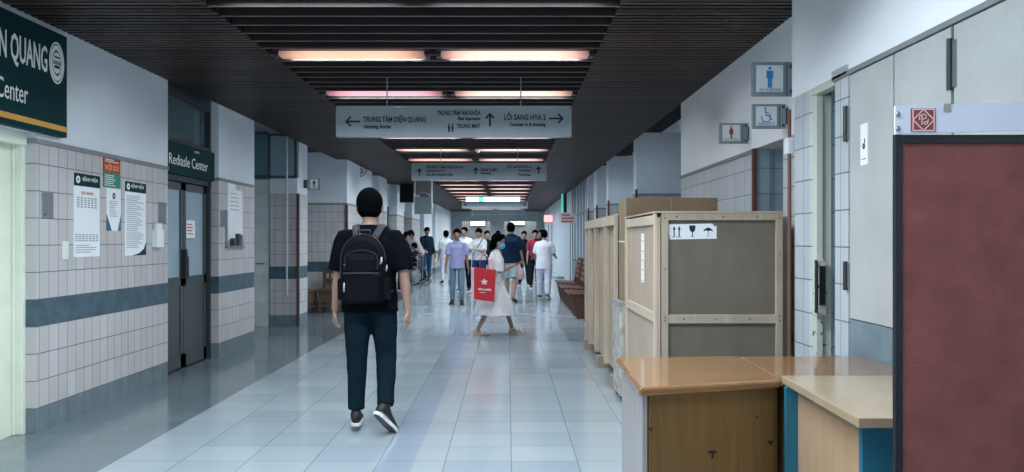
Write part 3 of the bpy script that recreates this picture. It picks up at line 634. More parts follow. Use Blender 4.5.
def flag(u0, u1, v0, v1, Y, label, kind, side=1, icon=None, cap=''):
    x0, _, z1 = px(u0, v0, Y); x1, _, z0 = px(u1, v1, Y)
    t = thing('restroom_sign', ((x0+x1)/2, Y, z0), label, 'sign', 'restroom signs on brackets')
    B(x0, Y, z0, x1, Y + .03, z1).build('sign_plate', PLATE, t, bevel=.004)
    W = x1 - x0; hh = z1 - z0
    a0, a1 = (x0 + .10*W, x0 + .72*W) if side > 0 else (x0 + .25*W, x0 + .8*W)
    B(a0, Y - .004, z0 + .12*hh, a1, Y, z1 - .1*hh).build('white_panel', SIGNW, t)
    e = MB()
    if side > 0:
        e.box(x0 + .80*W, Y - .002, z0, x0 + .815*W, Y, z1); e.box(x0 + .88*W, Y - .006, z0 + .08*hh, x0 + .95*W, Y, z0 + .18*hh); e.box(x0 + .88*W, Y - .006, z1 - .18*hh, x0 + .95*W, Y, z1 - .08*hh)
    e.box(x1 if side > 0 else x0 - .08, Y + .005, z0 + .03, x1 + .04 if side > 0 else x0, Y + .03, z1 - .03); e.build('bracket', DKMETAL, t)
    cx = (a0 + a1) / 2; cz = z0 + .55*hh; ic = MB()
    if kind == 'wheel':
        s = hh * .62; n = 20
        for k in range(n):
            b0, b1 = R(-200 + 250*k/n), R(-200 + 250*(k+1)/n)
            q = lambda r_, b_: (cx - .02*s + r_*math.cos(b_), Y - .004, cz - .16*s + r_*math.sin(b_))
            ic.poly([q(.26*s, b0), q(.32*s, b0), q(.32*s, b1), q(.26*s, b1)], (0, -.002, 0))
        disc(ic, cx - .06*s, Y - .004, cz + .42*s, .07*s)
        Q = lambda *p: ic.poly([(cx + a*s, Y - .004, cz + b*s) for a, b in p], (0, -.002, 0))
        Q((-.09, .32), (-.03, .32), (0, -.02), (-.06, -.02)); Q((-.05, .18), (.16, .16), (.16, .11), (-.04, .12)); Q((-.06, -.02), (.18, -.02), (.18, -.08), (-.06, -.08)); Q((.14, -.03), (.19, -.03), (.34, -.32), (.28, -.34)); Q((.28, -.34), (.30, -.29), (.42, -.25), (.42, -.30))
    else: figure(ic, cx, Y - .004, cz, hh * .62, kind == 'woman')
    ic.build('pictogram', icon, t)
    text('lettering', cap, .028, GREY, (a0 + .1*(a1-a0), Y - .005, z0 + .14*hh), (1,0,0), t, width=.8*(a1-a0))
    return t
flag(752, 795, 62, 96, 5.83, 'largest grey flag sign with a blue man pictogram, topmost by the white corner', 'man', 1, BLUE, 'NHÀ VỆ SINH NAM')
flag(752.5, 786, 104, 128.5, 6.08, 'grey flag sign with a blue wheelchair pictogram under the man sign', 'wheel', 1, BLUE, 'NGƯỜI KHUYẾT TẬT')
flag(719.5, 748, 123, 143.5, 7.07, 'small grey flag sign with a dark red woman pictogram, leftmost of the three', 'woman', 1, REDI, 'NHÀ VỆ SINH')
flag(307, 320.5, 178, 190, 14.0, 'grey restroom flag sign on the left pillar above the old benches', 'man', -1, INK, 'NAM')
# sticker on the grey panel
st = thing('door_label', (XN, 4.4, 1.75), 'tall white label with a small black mark on the grey door panel', 'label')
yy0, yy1 = 1.9*F/(861-508), 1.9*F/(868-508)
B(XN - .003, yy1, 1.80, XN, yy0, 2.02).build('sheet', PAPER, st)
e = MB(); ring(e, (yy0+yy1)/2, 1.90, .006, .016, XN - .005, 12, .002); e.box(XN - .004, yy1 + .03, 1.915, XN - .003, yy1 + .04, 1.94); e.box(XN - .004, yy1 + .015, 1.83, XN - .003, yy0 - .015, 1.834); e.build('printed_mark', INK, st)
# far hanging items
tv = thing('hanging_monitor', (-2.95, 24, 2.48), 'black monitor hung from the ceiling on the far left', 'monitor')
x0, _, z1 = px(399.7, 184, 24); x1, _, z0 = px(413.4, 202.5, 24)
B(x0, 24, z0, x1, 24.08, z1).build('casing', BLACK, tv, bevel=.01); B(x0 + .02, 23.995, z0 + .02, x1 - .02, 24, z1 - .02).build('screen', BLACKMAT, tv)
gb = thing('hanging_board', (-2.3, 22, 2.1), 'grey hanging signboard with a curved wire top beside the black monitor', 'sign')
x0, _, z1 = px(414.5, 197, 22); x1, _, z0 = px(431.5, 214, 22)
B(x0, 22, z0, x1, 22.05, z1).build('board', mat('board_grey', (.16, .21, .22), .5), gb)
MB().tube([(x0, 22.02, z1)] + [(x0 + (x1-x0)*k/8, 22.02, z1 + .12*math.sin(math.pi*k/8)) for k in range(1, 8)] + [(x1, 22.02, z1)], .012, 6).build('wire_top', STEEL, gb)
B(x1 - .01, 22, z0 - .02, x1 + .03, 22.05, H).box(x0, 22.0, z1, x0 + .02, 22.03, H).build('hanger', SIGNW, gb)
ex = thing('exit_sign', (1.5, 29, 2.4), 'tall narrow sign with a glowing green edge hung by the right wall far away', 'sign')
x0, _, z1 = px(561.5, 194, 29); x1, _, z0 = px(568, 212.5, 29)
B(x0 + .07, 29, z0, x1, 29.1, z1).build('sign_box', BLACK, ex); B(x0, 28.99, z0, x0 + .07, 29.1, z1).build('lit_edge', mat('green_edge', (.1, .5, .4), .4, emit=(.08, .62, .45), es=.8), ex)
MB().tube([((x0+x1)/2, 29.05, z1), ((x0+x1)/2, 29.05, H + .1)], .01, 6).build('rod', STEEL, ex)
ps = thing('text_board', (1.65, 24, 1.9), 'small pale board with dark red lines of text by the right windows', 'sign')
x0, _, z1 = px(561, 213, 24); x1, _, z0 = px(576, 223, 24)
B(x0, 24, z0, x1, 24.03, z1).build('board', mat('pinkish_board', (.55, .5, .54), .5), ps); lines(ps, x0 + .03, x1 - .03, z1 - .04, 3, .09, 24, .04, REDINK)
MB().tube([(x0 + .06, 24.02, z1), (x0 + .06, 24.02, H + .1)], .008, 6).tube([(x1 - .06, 24.02, z1), (x1 - .06, 24.02, H + .1)], .008, 6).build('rod', STEEL, ps)
rd = thing('red_lit_sign', (1.7, 36, 2.1), 'glowing pinkish red sign high near the corridor end', 'sign')
x0, _, z1 = px(543.5, 214.5, 36); x1, _, z0 = px(553, 222.5, 36)
B(x0, 36, z0, x1, 36.08, z1).build('sign_box', STEEL, rd); B(x0 + .02, 35.99, z0 + .02, x1 - .02, 36, z1 - .02).build('diffuser', mat('red_glow', (.6, .3, .3), .4, emit=(1, .42, .42), es=1.2), rd)
MB().tube([((x0+x1)/2, 36.04, z1), ((x0+x1)/2, 36.04, H + .1)], .012, 6).build('rod', STEEL, rd)
# smoke-detector like domes under the ceiling and a wall lamp on the left
for (u, v, Y, la) in ((451, 183.5, 21.5, 'white dome detector under the ceiling behind the second direction sign'), (478, 148.5, 15.0, 'tiny bright sensor on the ceiling above the second direction sign')):
    x, _, z = px(u, v, Y); t = thing('ceiling_sensor', (x, Y, H), la, 'sensor'); r_ = .12 if Y > 20 else .04
    MB().ell((x, Y, H - .02), (r_, r_, r_*.6), 12, 6).build('dome', SIGNW, t, smooth=True); B(x - .02, Y - .02, H - .03, x + .02, Y + .02, H + .1).build('mount', STEEL, t)
wl = thing('wall_fan', (-3.15, 18.0, 2.65), 'small dark wall fan high on the white wall behind the walking man', 'fan')
c = Vector(px(357, 171, 18.2)); mb = MB()
for k in range(12):
    a0 = 2*math.pi*k/12; mb.tube([c, c + Vector((.2*math.cos(a0), 0, .13*math.sin(a0)))], .006, 5)
for r_ in (.2, .12): mb.tube([c + Vector((r_*math.cos(2*math.pi*k/20), 0, .65*r_*math.sin(2*math.pi*k/20))) for k in range(21)], .008, 5)
mb.build('grille', DKMETAL, wl); MB().ell(c, (.05, .05, .05), 10, 6).build('hub', DKMETAL, wl); MB().tube([c, c + Vector((.02, .05, -.1)), (-3.2, c.y + .1, c.z - .1)], .02, 6).build('arm', STEEL, wl)
# pipes on the left pillar
struct('trim_5', MB().tube([(-3.56, 13.52, .5), (-3.56, 13.52, 3.05)], .016, 8), mat('pale_pipe', (.5, .56, .58), .4))
# ================================================================ crates and cartons
def nails(mb, pts, r=.0045):
    for x, y, z in pts: mb.box(x - r, y - .002, z - r, x + r, y + .001, z + r)
X0, X1, Y0, YB, ZT = 1.018, 1.876, 5.73, 7.19, 1.585
cr = thing('wooden_crate', ((X0+X1)/2, (Y0+YB)/2, 0), 'big near crate of pale timber and brown board with a white handling label', 'crate', 'wooden crates by the right wall')
B(X0 + .02, Y0 + .03, .12, X1 - .02, Y0 + .042, ZT - .01).build('front_board', BOARD, cr)
f = MB(); pw = .047
x_ = X0 + .03
f.box(x_, Y0, .1, x_ + pw, Y0 + .03, ZT); f.box(X1 - pw, Y0, .1, X1, Y0 + .03, ZT)
pieces(f, 'front_post', PINE_D, cr, bevel=.003)
f = MB(); f.box(x_ + pw, Y0 + .002, ZT - .05, X1 - pw, Y0 + .03, ZT); f.box(x_ + pw, Y0 + .002, .83, X1 - pw, Y0 + .03, .89); f.box(x_ + pw, Y0 + .002, .1, X1 - pw, Y0 + .03, .17)
pieces(f, 'front_rail', PINE_D, cr, bevel=.003)
B(X0 + .002, Y0 + .005, .1, X0 + .022, YB, ZT - .03).build('side_board', PLY, cr)
f = MB(); f.box(X0 - .018, Y0 + .01, .1, X0 + .002, Y0 + .06, ZT); f.box(X0 - .018, YB - .10, .1, X0 + .002, YB, ZT); pieces(f, 'side_post', PINE, cr, bevel=.003)
f = MB(); f.box(X0 - .016, Y0 + .06, ZT - .08, X0 + .002, YB - .1, ZT - .012); f.box(X0 - .016, Y0 + .06, .83, X0 + .002, YB - .1, .90); f.box(X0 - .016, Y0 + .06, .1, X0 + .002, YB - .1, .17); pieces(f, 'side_rail', PINE, cr, bevel=.003)
B(X0 - .02, Y0 - .004, ZT, X1, YB, ZT + .012).build('lid', PLY, cr)
B(X0 + .02, YB - .04, .1, X1, YB - .02, ZT).build('back_board', BOARD, cr); B(X1 - .04, Y0 + .05, .1, X1 - .02, YB - .04, ZT).build('side_board', BOARD, cr)
f = MB()
for yy in (Y0 + .1, 6.4, YB - .2): f.box(X0 + .02, yy, 0, X1 - .02, yy + .1, .1)
pieces(f, 'skid', PINE_D, cr)
n = MB(); nails(n, [(x_ + pw*.5, Y0 - .001, z) for z in (.3, .85, .87, 1.2, 1.55)] + [(X1 - pw*.5, Y0 - .001, z) for z in (.3, .85, .88, 1.3, 1.55)] + [(x, Y0, .86) for x in (1.2, 1.42, 1.65)] + [(x, Y0, ZT - .025) for x in (1.15, 1.47, 1.7)]); pieces(n, 'nail', BROWNP, cr)
# handling label
lx0, _, lz1 = px(668.5, 223.5, Y0 + .03); lx1, _, lz0 = px(716.5, 239.5, Y0 + .03)
lb_ = MB(); yl = Y0 + .029; L_ = lx1 - lx0; h_ = lz1 - lz0
lb_.poly([(lx0 + .03*L_, yl, lz0), (lx1, yl, lz0 + .05*h_), (lx1, yl, lz1 - .12*h_), (lx1 - .04*L_, yl, lz1 - .2*h_), (lx1 - .09*L_, yl, lz1), (lx0, yl, lz1 - .06*h_), (lx0, yl, lz0 + .4*h_)], (0, -.002, 0))
hl = lb_.build('handling_label', PAPER, cr); hl['label'] = 'white label with two up arrows, a glass and an umbrella'
ic = MB(); ya = yl - .002
Pq = lambda a, b: (lx0 + a*L_, ya, lz0 + b*h_)
for c in (.115, .22):
    ic.poly([Pq(c - .012, .18), Pq(c + .012, .18), Pq(c + .012, .66), Pq(c - .012, .66)], (0, -.001, 0)); ic.poly([Pq(c - .032, .62), Pq(c + .032, .62), Pq(c, .84)], (0, -.001, 0))
ic.poly([Pq(.07, .14), Pq(.27, .14), Pq(.27, .17), Pq(.07, .17)], (0, -.001, 0))
ic.poly([Pq(.43, .88), Pq(.435, .62), Pq(.465, .48), Pq(.485, .47), Pq(.485, .2), Pq(.45, .16), Pq(.54, .16), Pq(.505, .2), Pq(.505, .47), Pq(.53, .48), Pq(.555, .62), Pq(.56, .88)], (0, -.001, 0))
ic.poly([Pq(.72, .5), Pq(.74, .62), Pq(.79, .72), Pq(.82, .74), Pq(.82, .8), Pq(.83, .8), Pq(.83, .74), Pq(.86, .72), Pq(.91, .62), Pq(.93, .5), Pq(.88, .56), Pq(.83, .53), Pq(.83, .22), Pq(.80, .18), Pq(.795, .24), Pq(.82, .24), Pq(.82, .53), Pq(.77, .56)], (0, -.001, 0))
ic.build('handling_symbols', INK, hl)
B(X0 - .001, 6.28, 1.08, X0 + .001, 6.42, 1.45).build('side_label', PAPER, cr)
mk = MB()
for z in (1.42, 1.34, 1.27, 1.2, 1.12): mk.box(X0 - .002, 6.30, z - .03, X0 - .001, 6.40, z - .02)
for k in range(5): mk.box(X0 - .019, YB - .085, 1.12 + k*.07, X0 - .018, YB - .02, 1.17 + k*.07)
mk.build('side_print', mat('yellow_print', (.62, .52, .2), .6), cr)
# panel standing between crate and wall
pn = thing('crate_panel', (1.93, 6.2, 0), 'narrow timber frame panel wedged upright between the big crate and the tiled wall', 'wooden panel')
B(1.90, 5.86, 0, 1.95, 5.90, 1.56).build('post', PINE_D, pn); B(1.885, 6.9, 0, 1.945, 6.95, 1.56).build('post', PINE_D, pn); B(1.89, 5.9, .02, 1.90, 6.9, 1.54).build('board', BOARD, pn); B(1.885, 5.9, 1.5, 1.945, 6.9, 1.56).box(1.885, 5.9, .8, 1.945, 6.9, .86).build('rail', PINE_D, pn)
# white chipped cabinet with tall carton behind
cb = thing('cabinet', (1.25, 7.5, 0), 'white chipped low cabinet squeezed between two crates under the tall carton', 'cabinet')
B(.965, 7.25, .05, 1.8, 7.72, .83).build('body', mat('chipped_white', (.62, .63, .6), .5, dark=(.25, .2, .15), scale=14), cb, bevel=.004); B(.955, 7.24, .83, 1.81, 7.72, .86).build('top', mat('cab_top', (.3, .34, .36), .4), cb)
B(.975, 7.245, .12, 1.35, 7.25, .80).build('door', MATS['chipped_white'], cb); B(1.37, 7.245, .12, 1.79, 7.25, .80).build('door', MATS['chipped_white'], cb)
f = MB()
for a in (.985, 1.72):
    for b in (7.28, 7.64): f.box(a, b, 0, a + .05, b + .05, .05)
pieces(f, 'foot', DKMETAL, cb)
ct = thing('cardboard_carton', (1.45, 7.5, .86), 'tall brown cardboard carton rising behind the big crate, on the white cabinet', 'carton')
B(1.02, 7.25, .862, 1.81, 7.72, 1.765).build('body', CARTON, ct, bevel=.004)
B(1.02, 7.478, 1.765, 1.81, 7.484, 1.767).box(1.405, 7.247, .87, 1.41, 7.25, 1.765).build('seam', mat('carton_seam', (.4, .33, .24), .7), ct)
MB().box(1.016, 7.248, 1.38, 1.814, 7.2485, 1.392).box(1.016, 7.25, 1.38, 1.0195, 7.72, 1.392).build('strap', PAPER, ct)
# far crate with battens
X0, X1, Y0, YB, ZT, ZB = 1.02, 1.80, 7.78, 10.85, 1.63, .13
cr = thing('wooden_crate', ((X0+X1)/2, (Y0+YB)/2, 0), 'long pale plywood crate with upright battens, farther along the right wall', 'crate', 'wooden crates by the right wall')
B(X0 + .02, Y0 + .02, ZB, X0 + .035, YB - .02, ZT).build('side_board', PLY, cr)
B(X1 - .035, Y0 + .02, ZB, X1 - .02, YB - .02, ZT).build('side_board', PLY, cr)
B(X0 + .02, Y0 + .02, ZB, X1 - .02, Y0 + .035, ZT).build('front_board', PLY, cr); B(X0 + .02, YB - .035, ZB, X1 - .02, YB - .02, ZT).build('back_board', PLY, cr)
for yy in (Y0, 8.62, 9.55, 10.25, YB - .09): B(X0 - .03, yy, ZB, X0 + .02, yy + .09, ZT - .09).build('batten', PINE, cr, bevel=.003)
B(X0 - .034, Y0, ZT - .09, X0 + .02, YB, ZT).build('top_rail', PINE, cr, bevel=.003)
f = MB(); f.box(X0, Y0, ZB, X0 + .07, Y0 + .02, ZT); f.box(X1 - .07, Y0, ZB, X1, Y0 + .02, ZT); f.box(X0 + .07, Y0, ZT - .07, X1 - .07, Y0 + .02, ZT); pieces(f, 'front_frame', PINE, cr)
B(X0, Y0, ZT, X1, YB, ZT + .015).build('lid', PLY, cr)
for yy in (Y0 + .1, 9.2, YB - .15): B(X0 - .05, yy, 0, X1, yy + .1, ZB).build('skid', PINE_D, cr)
# ================================================================ desks
t = thing('desk', (.9, 4.0, 0), 'varnished brown desk, the left one, with a dark T mark on its front', 'desk', 'varnished brown desks')
tp = [(.545, 3.49), (1.205, 3.70), (1.222, 4.46), (.565, 4.40)]
MB().poly([(a, b, .747) for a, b in tp], (0, 0, .038)).build('desk_top', DESKTOP, t, bevel=.012)
fr = [(.60, 3.55), (1.185, 3.735)]
def wallpoly(mb, a, b, z0, z1, th):
    a = Vector((*a, 0)); b = Vector((*b, 0)); d = (b - a).normalized(); n = Vector((-d.y, d.x, 0)) * th
    return mb.add([a + Vector((0,0,z0)), b + Vector((0,0,z0)), b + n + Vector((0,0,z0)), a + n + Vector((0,0,z0)), a + Vector((0,0,z1)), b + Vector((0,0,z1)), b + n + Vector((0,0,z1)), a + n + Vector((0,0,z1))], [(0,3,2,1),(4,5,6,7),(0,1,5,4),(1,2,6,5),(2,3,7,6),(3,0,4,7)])
wallpoly(MB(), fr[0], fr[1], .04, .747, .02).build('front_panel', DESKFRONT, t)
wallpoly(MB(), (.61, 4.35), (.59, 3.56), .0, .747, -.02).build('side_panel', DESKSIDE_LIT, t); wallpoly(MB(), (1.185, 4.40), (1.185, 3.76), .0, .747, .02).build('side_panel', DESKFRONT, t)
wallpoly(MB(), (1.185, 4.41), (.61, 4.36), .04, .747, -.02).build('back_panel', DESKFRONT, t)
wallpoly(MB(), (.605, 3.56), (1.18, 3.742), .0, .04, .02).build('plinth', BLACK, t)
d = (Vector((*fr[1], 0)) - Vector((*fr[0], 0))).normalized(); nn = Vector((d.y, -d.x, 0))
def onfront(u, v):
    # point on the front panel seen at pixel u, v
    k = (u - 508) / F; a = Vector((*fr[0], 0)); s_ = (k * a.y - a.x) / (d.x - k * d.y); p_ = a + d * s_
    return p_ + nn * .001 + Vector((0, 0, 1.4 + (240 - v) * p_.y / F))
mk = MB()
def mark(pl): mk.poly([onfront(*q) for q in pl], nn * .001)
mark([(708.5, 451), (716.5, 450.3), (716.5, 452.8), (708.5, 453.5)]); mark([(711.8, 452), (713.8, 452), (713.4, 458.5), (711.2, 458.5)])
mark([(767, 441), (772.5, 440.5), (771.5, 445.5), (769, 443.8)]); mark([(754.5, 417), (758, 416), (757, 418.8)]); mark([(649, 427), (652.5, 428), (651.5, 431), (649, 430)])
mk.build('dark_mark', INK, t)
t2 = thing('desk', (1.55, 4.1, 0), 'varnished brown desk against the grey wall panels, behind the cream one', 'desk', 'varnished brown desks')
MB().poly([(1.212, 3.735, .747), (1.885, 3.735, .747), (1.885, 4.46, .747), (1.232, 4.46, .747)], (0, 0, .036)).build('desk_top', DESKTOP, t2, bevel=.008)
B(1.24, 3.77, 0, 1.26, 4.42, .747).build('side_panel', DESKFRONT, t2); B(1.85, 3.77, 0, 1.87, 4.42, .747).build('side_panel', DESKFRONT, t2); B(1.26, 3.79, .1, 1.85, 3.81, .747).build('front_panel', DESKFRONT, t2)
t3 = thing('desk', (1.5, 3.27, 0), 'cream-topped desk with teal end panels in front of the brown desks', 'desk')
MB().poly([(1.212, 3.72, .765), (1.85, 3.72, .765), (1.85, 2.83, .765), (1.180, 2.83, .765)], (0, 0, .035)).build('desk_top', LIGHTTOP, t3, bevel=.004)
B(1.245, 2.95, 0, 1.84, 2.98, .765).build('end_panel', TEALP, t3); B(1.20, 3.62, 0, 1.84, 3.65, .765).build('end_panel', TEALP, t3)
B(1.25, 2.98, .08, 1.27, 3.62, .765).build('modesty_panel', LIGHTWOOD, t3)
# ================================================================ red notice board
YB_ = 2.5
bx0 = (893.5 - 508) * YB_ / F; bt = 1.4 + (240 - 106.5) * YB_ / F; bs = 1.4 + (240 - 134.5) * YB_ / F
bd = thing('notice_board', (bx0 + .36, YB_, 0), 'freestanding dark red fabric board in a black frame with a white header strip', 'notice board')
bx1 = bx0 + .70
RED = mat('red_felt', (.215, .066, .060), .9, var=.2, scale=9, bump=.6, bscale=180)
BLF = mat('black_frame', (.010, .011, .014), .35)
f = MB(); f.box(bx0 + .003, YB_ + .0, .08, bx0 + .028, YB_ + .015, bs); f.box(bx1 - .028, YB_, .08, bx1 - .003, YB_ + .015, bs); f.box(bx0 + .028, YB_, bs - .027, bx1 - .028, YB_ + .015, bs); f.box(bx0 + .028, YB_, .45, bx1 - .028, YB_ + .015, .48)
pieces(f, 'frame', BLF, bd, bevel=.003)
B(bx0 + .026, YB_ + .006, .47, bx1 - .026, YB_ + .014, bs - .024).build('red_panel', RED, bd)
MB().poly([(bx0, YB_ - .012, bs), (bx1, YB_ - .012, bs + .02), (bx1, YB_ - .012, bt + .02), (bx0, YB_ - .012, bt)], (0, .01, 0)).build('header_strip', mat('header_white', (.62, .66, .76), .35, var=.04), bd)
s = MB()
for u, v in ((898, 114), (898, 128.5)):
    x, _, z = px(u, v, YB_ - .014); s.ell((x, YB_ - .014, z), (.008, .005, .008), 10, 6)
pieces(s, 'screw', STEEL, bd, smooth=True)
x0, _, z1 = px(911, 108.5, YB_ - .014); x1, _, z0 = px(935.5, 131.5, YB_ - .014)
em = B(x0, YB_ - .015, z0, x1, YB_ - .012, z1).build('emblem_plate', mat('emblem_red', (.30, .045, .04), .5), bd)
e = MB(); cx, cz, s_ = (x0+x1)/2, (z0+z1)/2, (x1-x0)/2; ye = YB_ - .016
def seg(mb, a, b, w_=.0016):
    a = Vector((cx + a[0]*s_, ye, cz + a[1]*s_)); b = Vector((cx + b[0]*s_, ye, cz + b[1]*s_)); dd = (b - a).normalized(); nn_ = Vector((-dd.z, 0, dd.x)) * w_
    mb.poly([a - nn_, b - nn_, b + nn_, a + nn_], (0, -.0008, 0))
q = .86
for a, b in (((-q,-q),(q,-q)), ((q,-q),(q,q)), ((q,q),(-q,q)), ((-q,q),(-q,-q)), ((-q,0),(0,q)), ((0,q),(q,0)), ((q,0),(0,-q)), ((0,-q),(-q,0))): seg(e, a, b)
def curve(pts, w_=.0014):
    for a, b in zip(pts, pts[1:]): seg(e, a, b, w_)
curve([(-.15, -.4), (-.12, .1), (-.15, .42)]); curve([(-.35, .1), (-.3, .35), (0, .48), (.2, .38), (.22, .2), (.05, .08), (-.1, .1)]); curve([(-.4, .12), (-.28, .02)])
curve([(.38, .05), (.33, -.2), (.3, -.3), (.1, -.38), (.02, -.25), (.12, -.12), (.3, -.15)]); e.build('emblem_lines', mat('emblem_pink', (.75, .6, .6), .5), em)
MB().box(bx0 + .003, YB_ - .22, .0, bx0 + .033, YB_ + .25, .03).box(bx0 + .005, YB_ + .0, .03, bx0 + .03, YB_ + .03, .1).build('foot', BLF, bd)
MB().box(bx1 - .033, YB_ - .22, .0, bx1 - .003, YB_ + .25, .03).box(bx1 - .03, YB_ + .0, .03, bx1 - .005, YB_ + .03, .1).build('foot', BLF, bd)
tb = MB(); x0, _, z1 = px(944, 105, YB_ - .014); x1, _, z0 = px(951, 111.5, YB_ - .014); tb.box(x0, YB_ - .0145, z0, x1, YB_ - .012, z1 + .004); tb.build('tape_scrap', mat('tape', (.3, .3, .28), .6), bd)
# ================================================================ waiting benches, right
def bench(x, y0, y1, label, grp, w=BENCHW):
    """seat faces the corridor (-X), back towards the wall"""
    t = thing('waiting_bench', (x, (y0+y1)/2, 0), label, 'bench', grp)
    for yy in (y0, (y0+y1)/2 - .03, y1 - .06):
        m = MB(); m.poly([(x + .12, yy, 0), (x + .40, yy, 0), (x + .50, yy, .36), (x + .60, yy, .98), (x + .54, yy, .99), (x + .44, yy, .44), (x + .02, yy, .40), (x + .04, yy, .34)], (0, .06, 0)); m.build('side_frame', w, t, bevel=.006)
        MB().poly([(x + .02, yy - .01, .60), (x + .46, yy - .01, .62), (x + .46, yy - .01, .655), (x + .0, yy - .01, .635)], (0, .07, 0)).build('armrest', w, t) if False else None
    n = 5
    for k in range(n):
        a = x - .02 + k * .094; B(a, y0 - .03, .425 - .004*k, a + .075, y1 + .03, .45 - .004*k).build('seat_slat', w, t, bevel=.004)
    for k in range(4):
        z = .55 + k * .11; xx = x + .455 + (z - .44) * .17
        m = MB(); m.poly([(xx - .03, y0 - .02, z), (xx - .008, y0 - .02, z), (xx + .004, y0 - .02, z + .08), (xx - .018, y0 - .02, z + .08)], (0, y1 - y0 + .04, 0)); m.build('back_slat', w, t)
    return t
bench(1.10, 14.9, 16.2, 'nearest brown slatted waiting bench just past the pale crate', 'waiting benches on the right')
bench(1.10, 16.75, 18.05, 'second brown slatted waiting bench, behind the nearest one', 'waiting benches on the right')
bench(1.12, 18.6, 19.9, 'farthest brown waiting bench on the right beside the woman in white uniform', 'waiting benches on the right')
# old benches in the left bay
def small_bench(x, y, z, label, rz, wd=1.0):
    t = thing('old_bench', (x, y, z), label, 'bench', 'old wooden benches in the left bay', rz)
    K = lambda *a: B(a[0]*wd, *a[1:3], a[3]*wd, *a[4:])
    for sx_ in (-.5, .44):
        K(sx_, -.2, 0, sx_ + .06, -.14, .42).build('leg', BENCHD, t, local=True); K(sx_, .16, 0, sx_ + .06, .22, .86).build('leg', BENCHD, t, local=True)
    m = MB()
    for k in range(4): m.box(-.52*wd, -.22 + k*.10, .42, .52*wd, -.14 + k*.10, .45)
    m.build('seat', BENCHD, t, local=True)
    m = MB()
    for k in range(2): m.box(-.5*wd, .17, .55 + k*.2, .5*wd, .20, .65 + k*.2)
    for k in range(7): m.box((-.44 + k*.135)*wd, .155, .5, (-.38 + k*.135)*wd, .17, .88)
    m.build('back_lattice', BENCHD, t, local=True); K(-.46, -.19, .12, .46, .19, .16).build('stretcher', BENCHD, t, local=True)
    m = K(-.44, -.18, .2, .44, -.165, .42); m.build('apron', BENCHD, t, local=True)
    return t
small_bench(-3.32, 16.3, 0, 'old dark wooden bench with a lattice back, half hidden by the walking man', 0, .62)
small_bench(-4.0, 15.75, 0, 'old dark wooden bench turned sideways beside the left pillar', R(75))
small_bench(-3.38, 16.22, .46, 'old wooden bench stacked on top of the lattice one in the left bay', 0) if False else None
bn = thing('waste_bin', (1.25, 22, 0), 'pale waste bin standing between the woman in uniform and the benches', 'bin')
x, _, _ = px(557, 290, 21.5)
MB().loft([((x, 21.5, 0), (.15, 0, 0), (0, .15, 0)), ((x, 21.5, .42), (.19, 0, 0), (0, .19, 0))], 16).build('body', SIGNW, bn); MB().loft([((x, 21.5, .42), (.2, 0, 0), (0, .2, 0)), ((x, 21.5, .47), (.17, 0, 0), (0, .17, 0))], 16).build('lid', SIGNG, bn)
# ================================================================ people
SKIN = mat('skin', (.34, .205, .155), .5, var=.08); SKIN_D = mat('skin_tan', (.26, .14, .10), .5, var=.08)
HAIR = mat('hair_black', (.0015, .0015, .002), .95, bump=.8, bscale=90, stretch=(1, 1, .3), spec=.04)
def cloth(name, c, **k): return mat(name, c, .9, var=.14, scale=7, bump=.35, bscale=14, spec=.05 if max(c) < .1 else .3, **k)
def solid(mb, vox, sm=6, fac=.5, wrinkle=0, seed=0):
    """fuse the pieces into one continuous surface"""
    me = bpy.data.meshes.new('tmp'); me.from_pydata(mb.v, [], mb.f); bm = bmesh.new(); bm.from_mesh(me); bmesh.ops.recalc_face_normals(bm, faces=bm.faces); bm.to_mesh(me); bm.free()
    o = bpy.data.objects.new('tmp', me); COL.objects.link(o)
    r = o.modifiers.new('r', 'REMESH'); r.mode = 'VOXEL'; r.voxel_size = vox; r.use_smooth_shade = True
    s = o.modifiers.new('s', 'SMOOTH'); s.iterations = sm; s.factor = fac
    if wrinkle:
        tx = bpy.data.textures.new('fold', 'CLOUDS'); tx.noise_scale = .11; tx.noise_depth = 2
        d = o.modifiers.new('d', 'DISPLACE'); d.texture = tx; d.strength = wrinkle; d.mid_level = .5; d.texture_coords = 'LOCAL'
    bpy.context.view_layer.update(); dg = bpy.context.evaluated_depsgraph_get()
    m2 = bpy.data.meshes.new_from_object(o.evaluated_get(dg)); bpy.data.objects.remove(o); return m2
V = Vector
def rotx(v, deg):   # positive swings a downward vector forward (+Y)
    a = R(deg); return V((v.x, v.y * math.cos(a) - v.z * math.sin(a), v.y * math.sin(a) + v.z * math.cos(a)))
